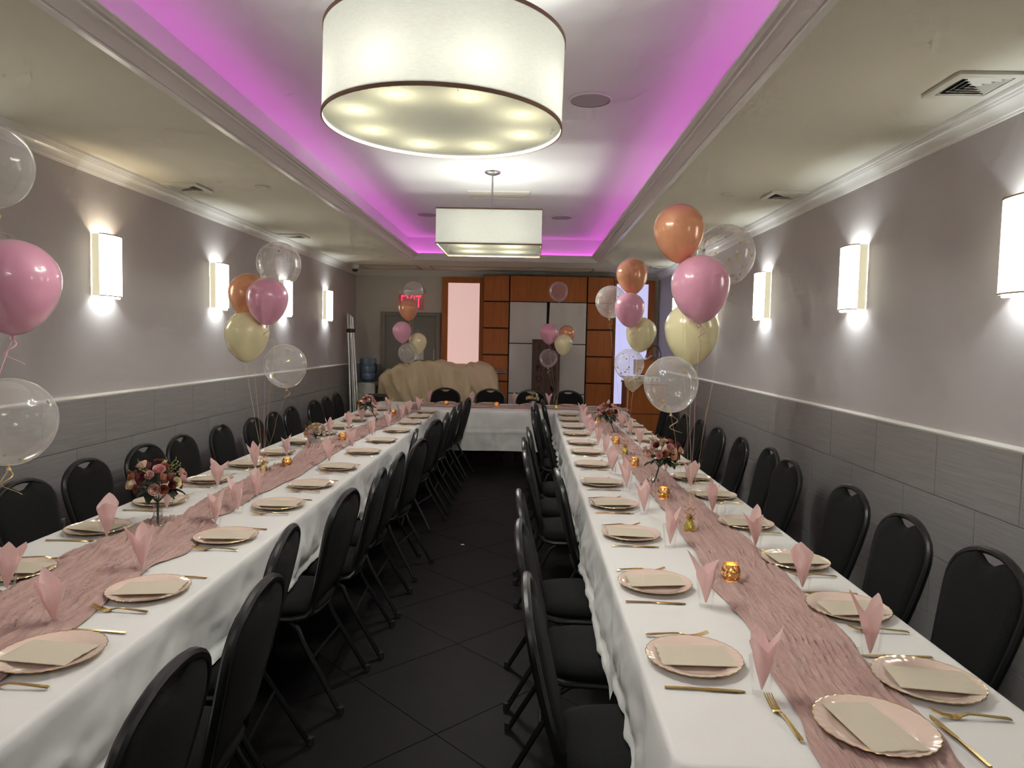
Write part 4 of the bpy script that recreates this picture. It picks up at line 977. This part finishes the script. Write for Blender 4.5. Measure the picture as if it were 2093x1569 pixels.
jug = link('bottle', MB().lathe([(.05, .93), (.055, .97), (.115, 1.0), (.125, 1.03), (.125, 1.08), (.120, 1.09), (.125, 1.10), (.125, 1.19), (.120, 1.20), (.125, 1.21), (.125, 1.29), (.115, 1.32), (.0005, 1.335)], 32).mesh('bottle', 'bluejug', True, 40), t)
link('handle', MB().tube([(.11, -.06, 1.24), (.135, -.07, 1.23), (.14, -.07, 1.14), (.125, -.06, 1.11)], .011, 8).mesh('handle', 'blackplastic'), jug)
t = thing('storage_bin', 'dark plastic bin standing between the poles and beige cover', 'bin', (-2.17, 9.96, 0))
link('body', MB().loft([[(-.10, -.09, 0), (.10, -.09, 0), (.10, .09, 0), (-.10, .09, 0)], [(-.12, -.11, .78), (.12, -.11, .78), (.12, .11, .78), (-.12, .11, .78)]]).mesh('body', 'binplastic', False), t)
link('lid', MB().rbox((0, 0, .805), (.255, .235, .05), .012, 2).mesh('lid', 'binplastic'), t)
# draped piano / equipment
def drape():
    xs = [-2.20, -2.13, -2.06, -1.96, -1.80, -1.64, -1.45, -1.28, -1.1, -.93, -.87, -.80, -.75, -.60, -.53, -.455]; zs = [1.10, 1.165, 1.175, 1.25, 1.245, 1.295, 1.285, 1.32, 1.27, 1.265, 1.30, 1.28, 1.31, 1.27, 1.235, 1.10]
    hz = interp(xs, zs); mb = MB(); n = 170; P = []
    for i in range(n+1):
        x = -2.20+(1.745)*i/n; row = []; top = hz(x)
        for k in range(56):
            f = k/55
            if f < .35:
                q_ = f/.35; y = 10.77 - .47*q_
                z = top + .020*noise.noise((x*7, y*5, 1)) + .012*(1-2*abs(noise.noise((x*11+y*6, y*4, 2)))) - .05*q_*q_*(.5+.5*math.sin(x*5)) - .10*max(0, (.08-f)/.08)
            else:
                g_ = (f-.35)/.65; z0_ = top-.05*(.5+.5*math.sin(x*5)); z = z0_ - (z0_-.06)*g_
                sag = abs(noise.noise((x*2.4+z*1.1, z*1.6, 7)))
                fold = .10*noise.noise((x*4.5, z*.8, 4)) + .085*(1-3*abs(noise.noise((x*5.5+z*1.8, z*.9, 5)))) + .06*sag + .016*noise.noise((x*16, z*4, 8))
                y = 10.30 - .04*g_ - max(-.07, min(.11, fold))*min(1, g_*3.5)
            sp = (f-.35)*.16*((x+1.33)/.87)**3 if f > .35 else 0
            row.append((x+sp, y, z))
        P.append(row)
    mb.grid(P)
    for side in (0, n):   # hanging ends
        e = P[side]; sg = -1 if side == 0 else 1; Q = []
        for j, p in enumerate(e[0:20]):
            Q.append([(p[0]+sg*(.02+.09*v*v)*min(1, v*4)+.012*math.sin(j*1.1)*v, p[1], p[2]*(1-v)+.06*v) for v in np.linspace(0, 1, 14)])
        mb.grid(Q)
    return mb.mesh('dust_cover', 'drape', True, 180, recalc=False)
t = thing('covered_piano', 'beige cloth cover draped over bulky furniture before the grey door', 'covered furniture', (0, 0, 0))
link('dust_cover', drape(), t)
link('body', MB().bx(-2.05, -.76, 10.40, 10.74, 0, 1.06).mesh('body', 'wooddark', False), t)

# ------------------------------------------------------------------ far right corner: wooden cabinet with things on it
t = thing('wood_cabinet', 'orange-brown wooden cabinet in the far right corner by blue-lit panel', 'cabinet', (1.69, 10.28, 0))
link('body', MB().bx(-.29, .29, -.24, .24, .03, 1.05).mesh('body', 'wooddark', False), t)
for z0, z1 in ((.63, 1.03), (.22, .615)): link('drawer_front', MB().rbox((0, -.25, (z0+z1)/2), (.57, .02, z1-z0), .003, 1).mesh('drawer_front', 'wood'), t)
link('worktop', MB().rbox((0, -.01, 1.065), (.60, .52, .03), .004, 1).mesh('worktop', 'wood'), t)
t = thing('wooden_box', 'open wooden box with paper on the far right cabinet', 'box', (1.72, 10.34, 1.17))
for b in ((-.16, .16, -.13, -.115, 0, .22), (-.16, .16, .115, .13, 0, .22), (-.16, -.145, -.115, .115, 0, .22), (.145, .16, -.115, .115, 0, .22), (-.16, .16, -.13, .13, 0, .012)):
    link('board', MB().bx(*b).mesh('board', 'wood', False), t)
t = thing('keyboard_mixer', 'pale audio mixer with row of knobs on the far right cabinet', 'mixer', (1.66, 10.22, 1.082))
link('body', MB().rbox((0, 0, .035), (.44, .30, .07), .008, 2).mesh('body', 'whiteplastic'), t)
for k in range(7): link('knob', MB().lathe([(.012, -.0), (.011, .012), (.0005, .013)], 10).mesh('knob', 'blackplastic'), t, (-.18+k*.06, -.152, .035), (PI/2, 0, 0))
P = [[(x, y, .0) for y in np.linspace(-.1, .1, 7)] for x in np.linspace(-.14, .14, 9)]
P = [[(p[0]+.02*noise.noise((p[0]*20, p[1]*20, 1)), p[1], .004+.03*abs(noise.noise((p[0]*14, p[1]*14, 6)))+.05*max(0, .06-abs(p[0]))/.06) for p in r_] for r_ in P]
solo('plastic_bag', MB().grid(P).mesh('plastic_bag', 'paper', True, 30, recalc=False), 'crumpled white plastic bag on the wooden box at far right', 'bag', (1.80, 10.34, 1.392))
cb = [(1.70, 10.3, 1.42), (1.74, 10.25, 1.54), (1.80, 10.2, 1.60), (1.87, 10.18, 1.58), (1.91, 10.2, 1.48), (1.90, 10.24, 1.36), (1.86, 10.3, 1.20), (1.88, 10.4, 1.085)]
solo('black_cable', MB().tube(cb, .006, 8).mesh('black_cable', 'blackplastic'), 'black looped cable rising above the far right cabinet', 'cable')
P = []
for i in range(14):
    u = i/13; P.append([(1.36+.30*u+.02*v, 9.985-.012*math.sin(u*14)*v, 1.09-(.03+.13*(1-abs(2*u-.7)))*v) for v in np.linspace(0, 1, 8)])
P2 = [[(p[0][0], 9.985+.2*(1-j/4), 1.155-.012*j+.0) if j < 4 else p[0] for j in range(5)] for p in P]
solo('olive_cloth', MB().grid(P).grid(P2).mesh('olive_cloth', 'drape', True, 180, recalc=False), 'olive beige cloth hanging over the front edge of far right cabinet', 'cloth')

# ------------------------------------------------------------------ small details
t = thing('wall_outlet', 'small pale power outlet plate low on the left tiled wall', 'outlet', (XL+.017, 4.015, .47))
link('plate', MB().rbox((.003, 0, 0), (.006, .075, .115), .002, 1).mesh('plate', 'whiteplastic'), t)
for dz in (-.025, .025): link('socket', MB().bx(.006, .0075, -.014, .014, dz-.012, dz+.012).mesh('socket', 'doorgrey', False), t)
solo('paper_scrap', MB().prism([(-.014, -.008), (.012, -.011), (.016, .006), (-.006, .010)], 0, .003).mesh('paper_scrap', 'paper', False), 'tiny white paper scrap on the dark aisle floor', 'paper scrap', (-.495, 5.502, .001))
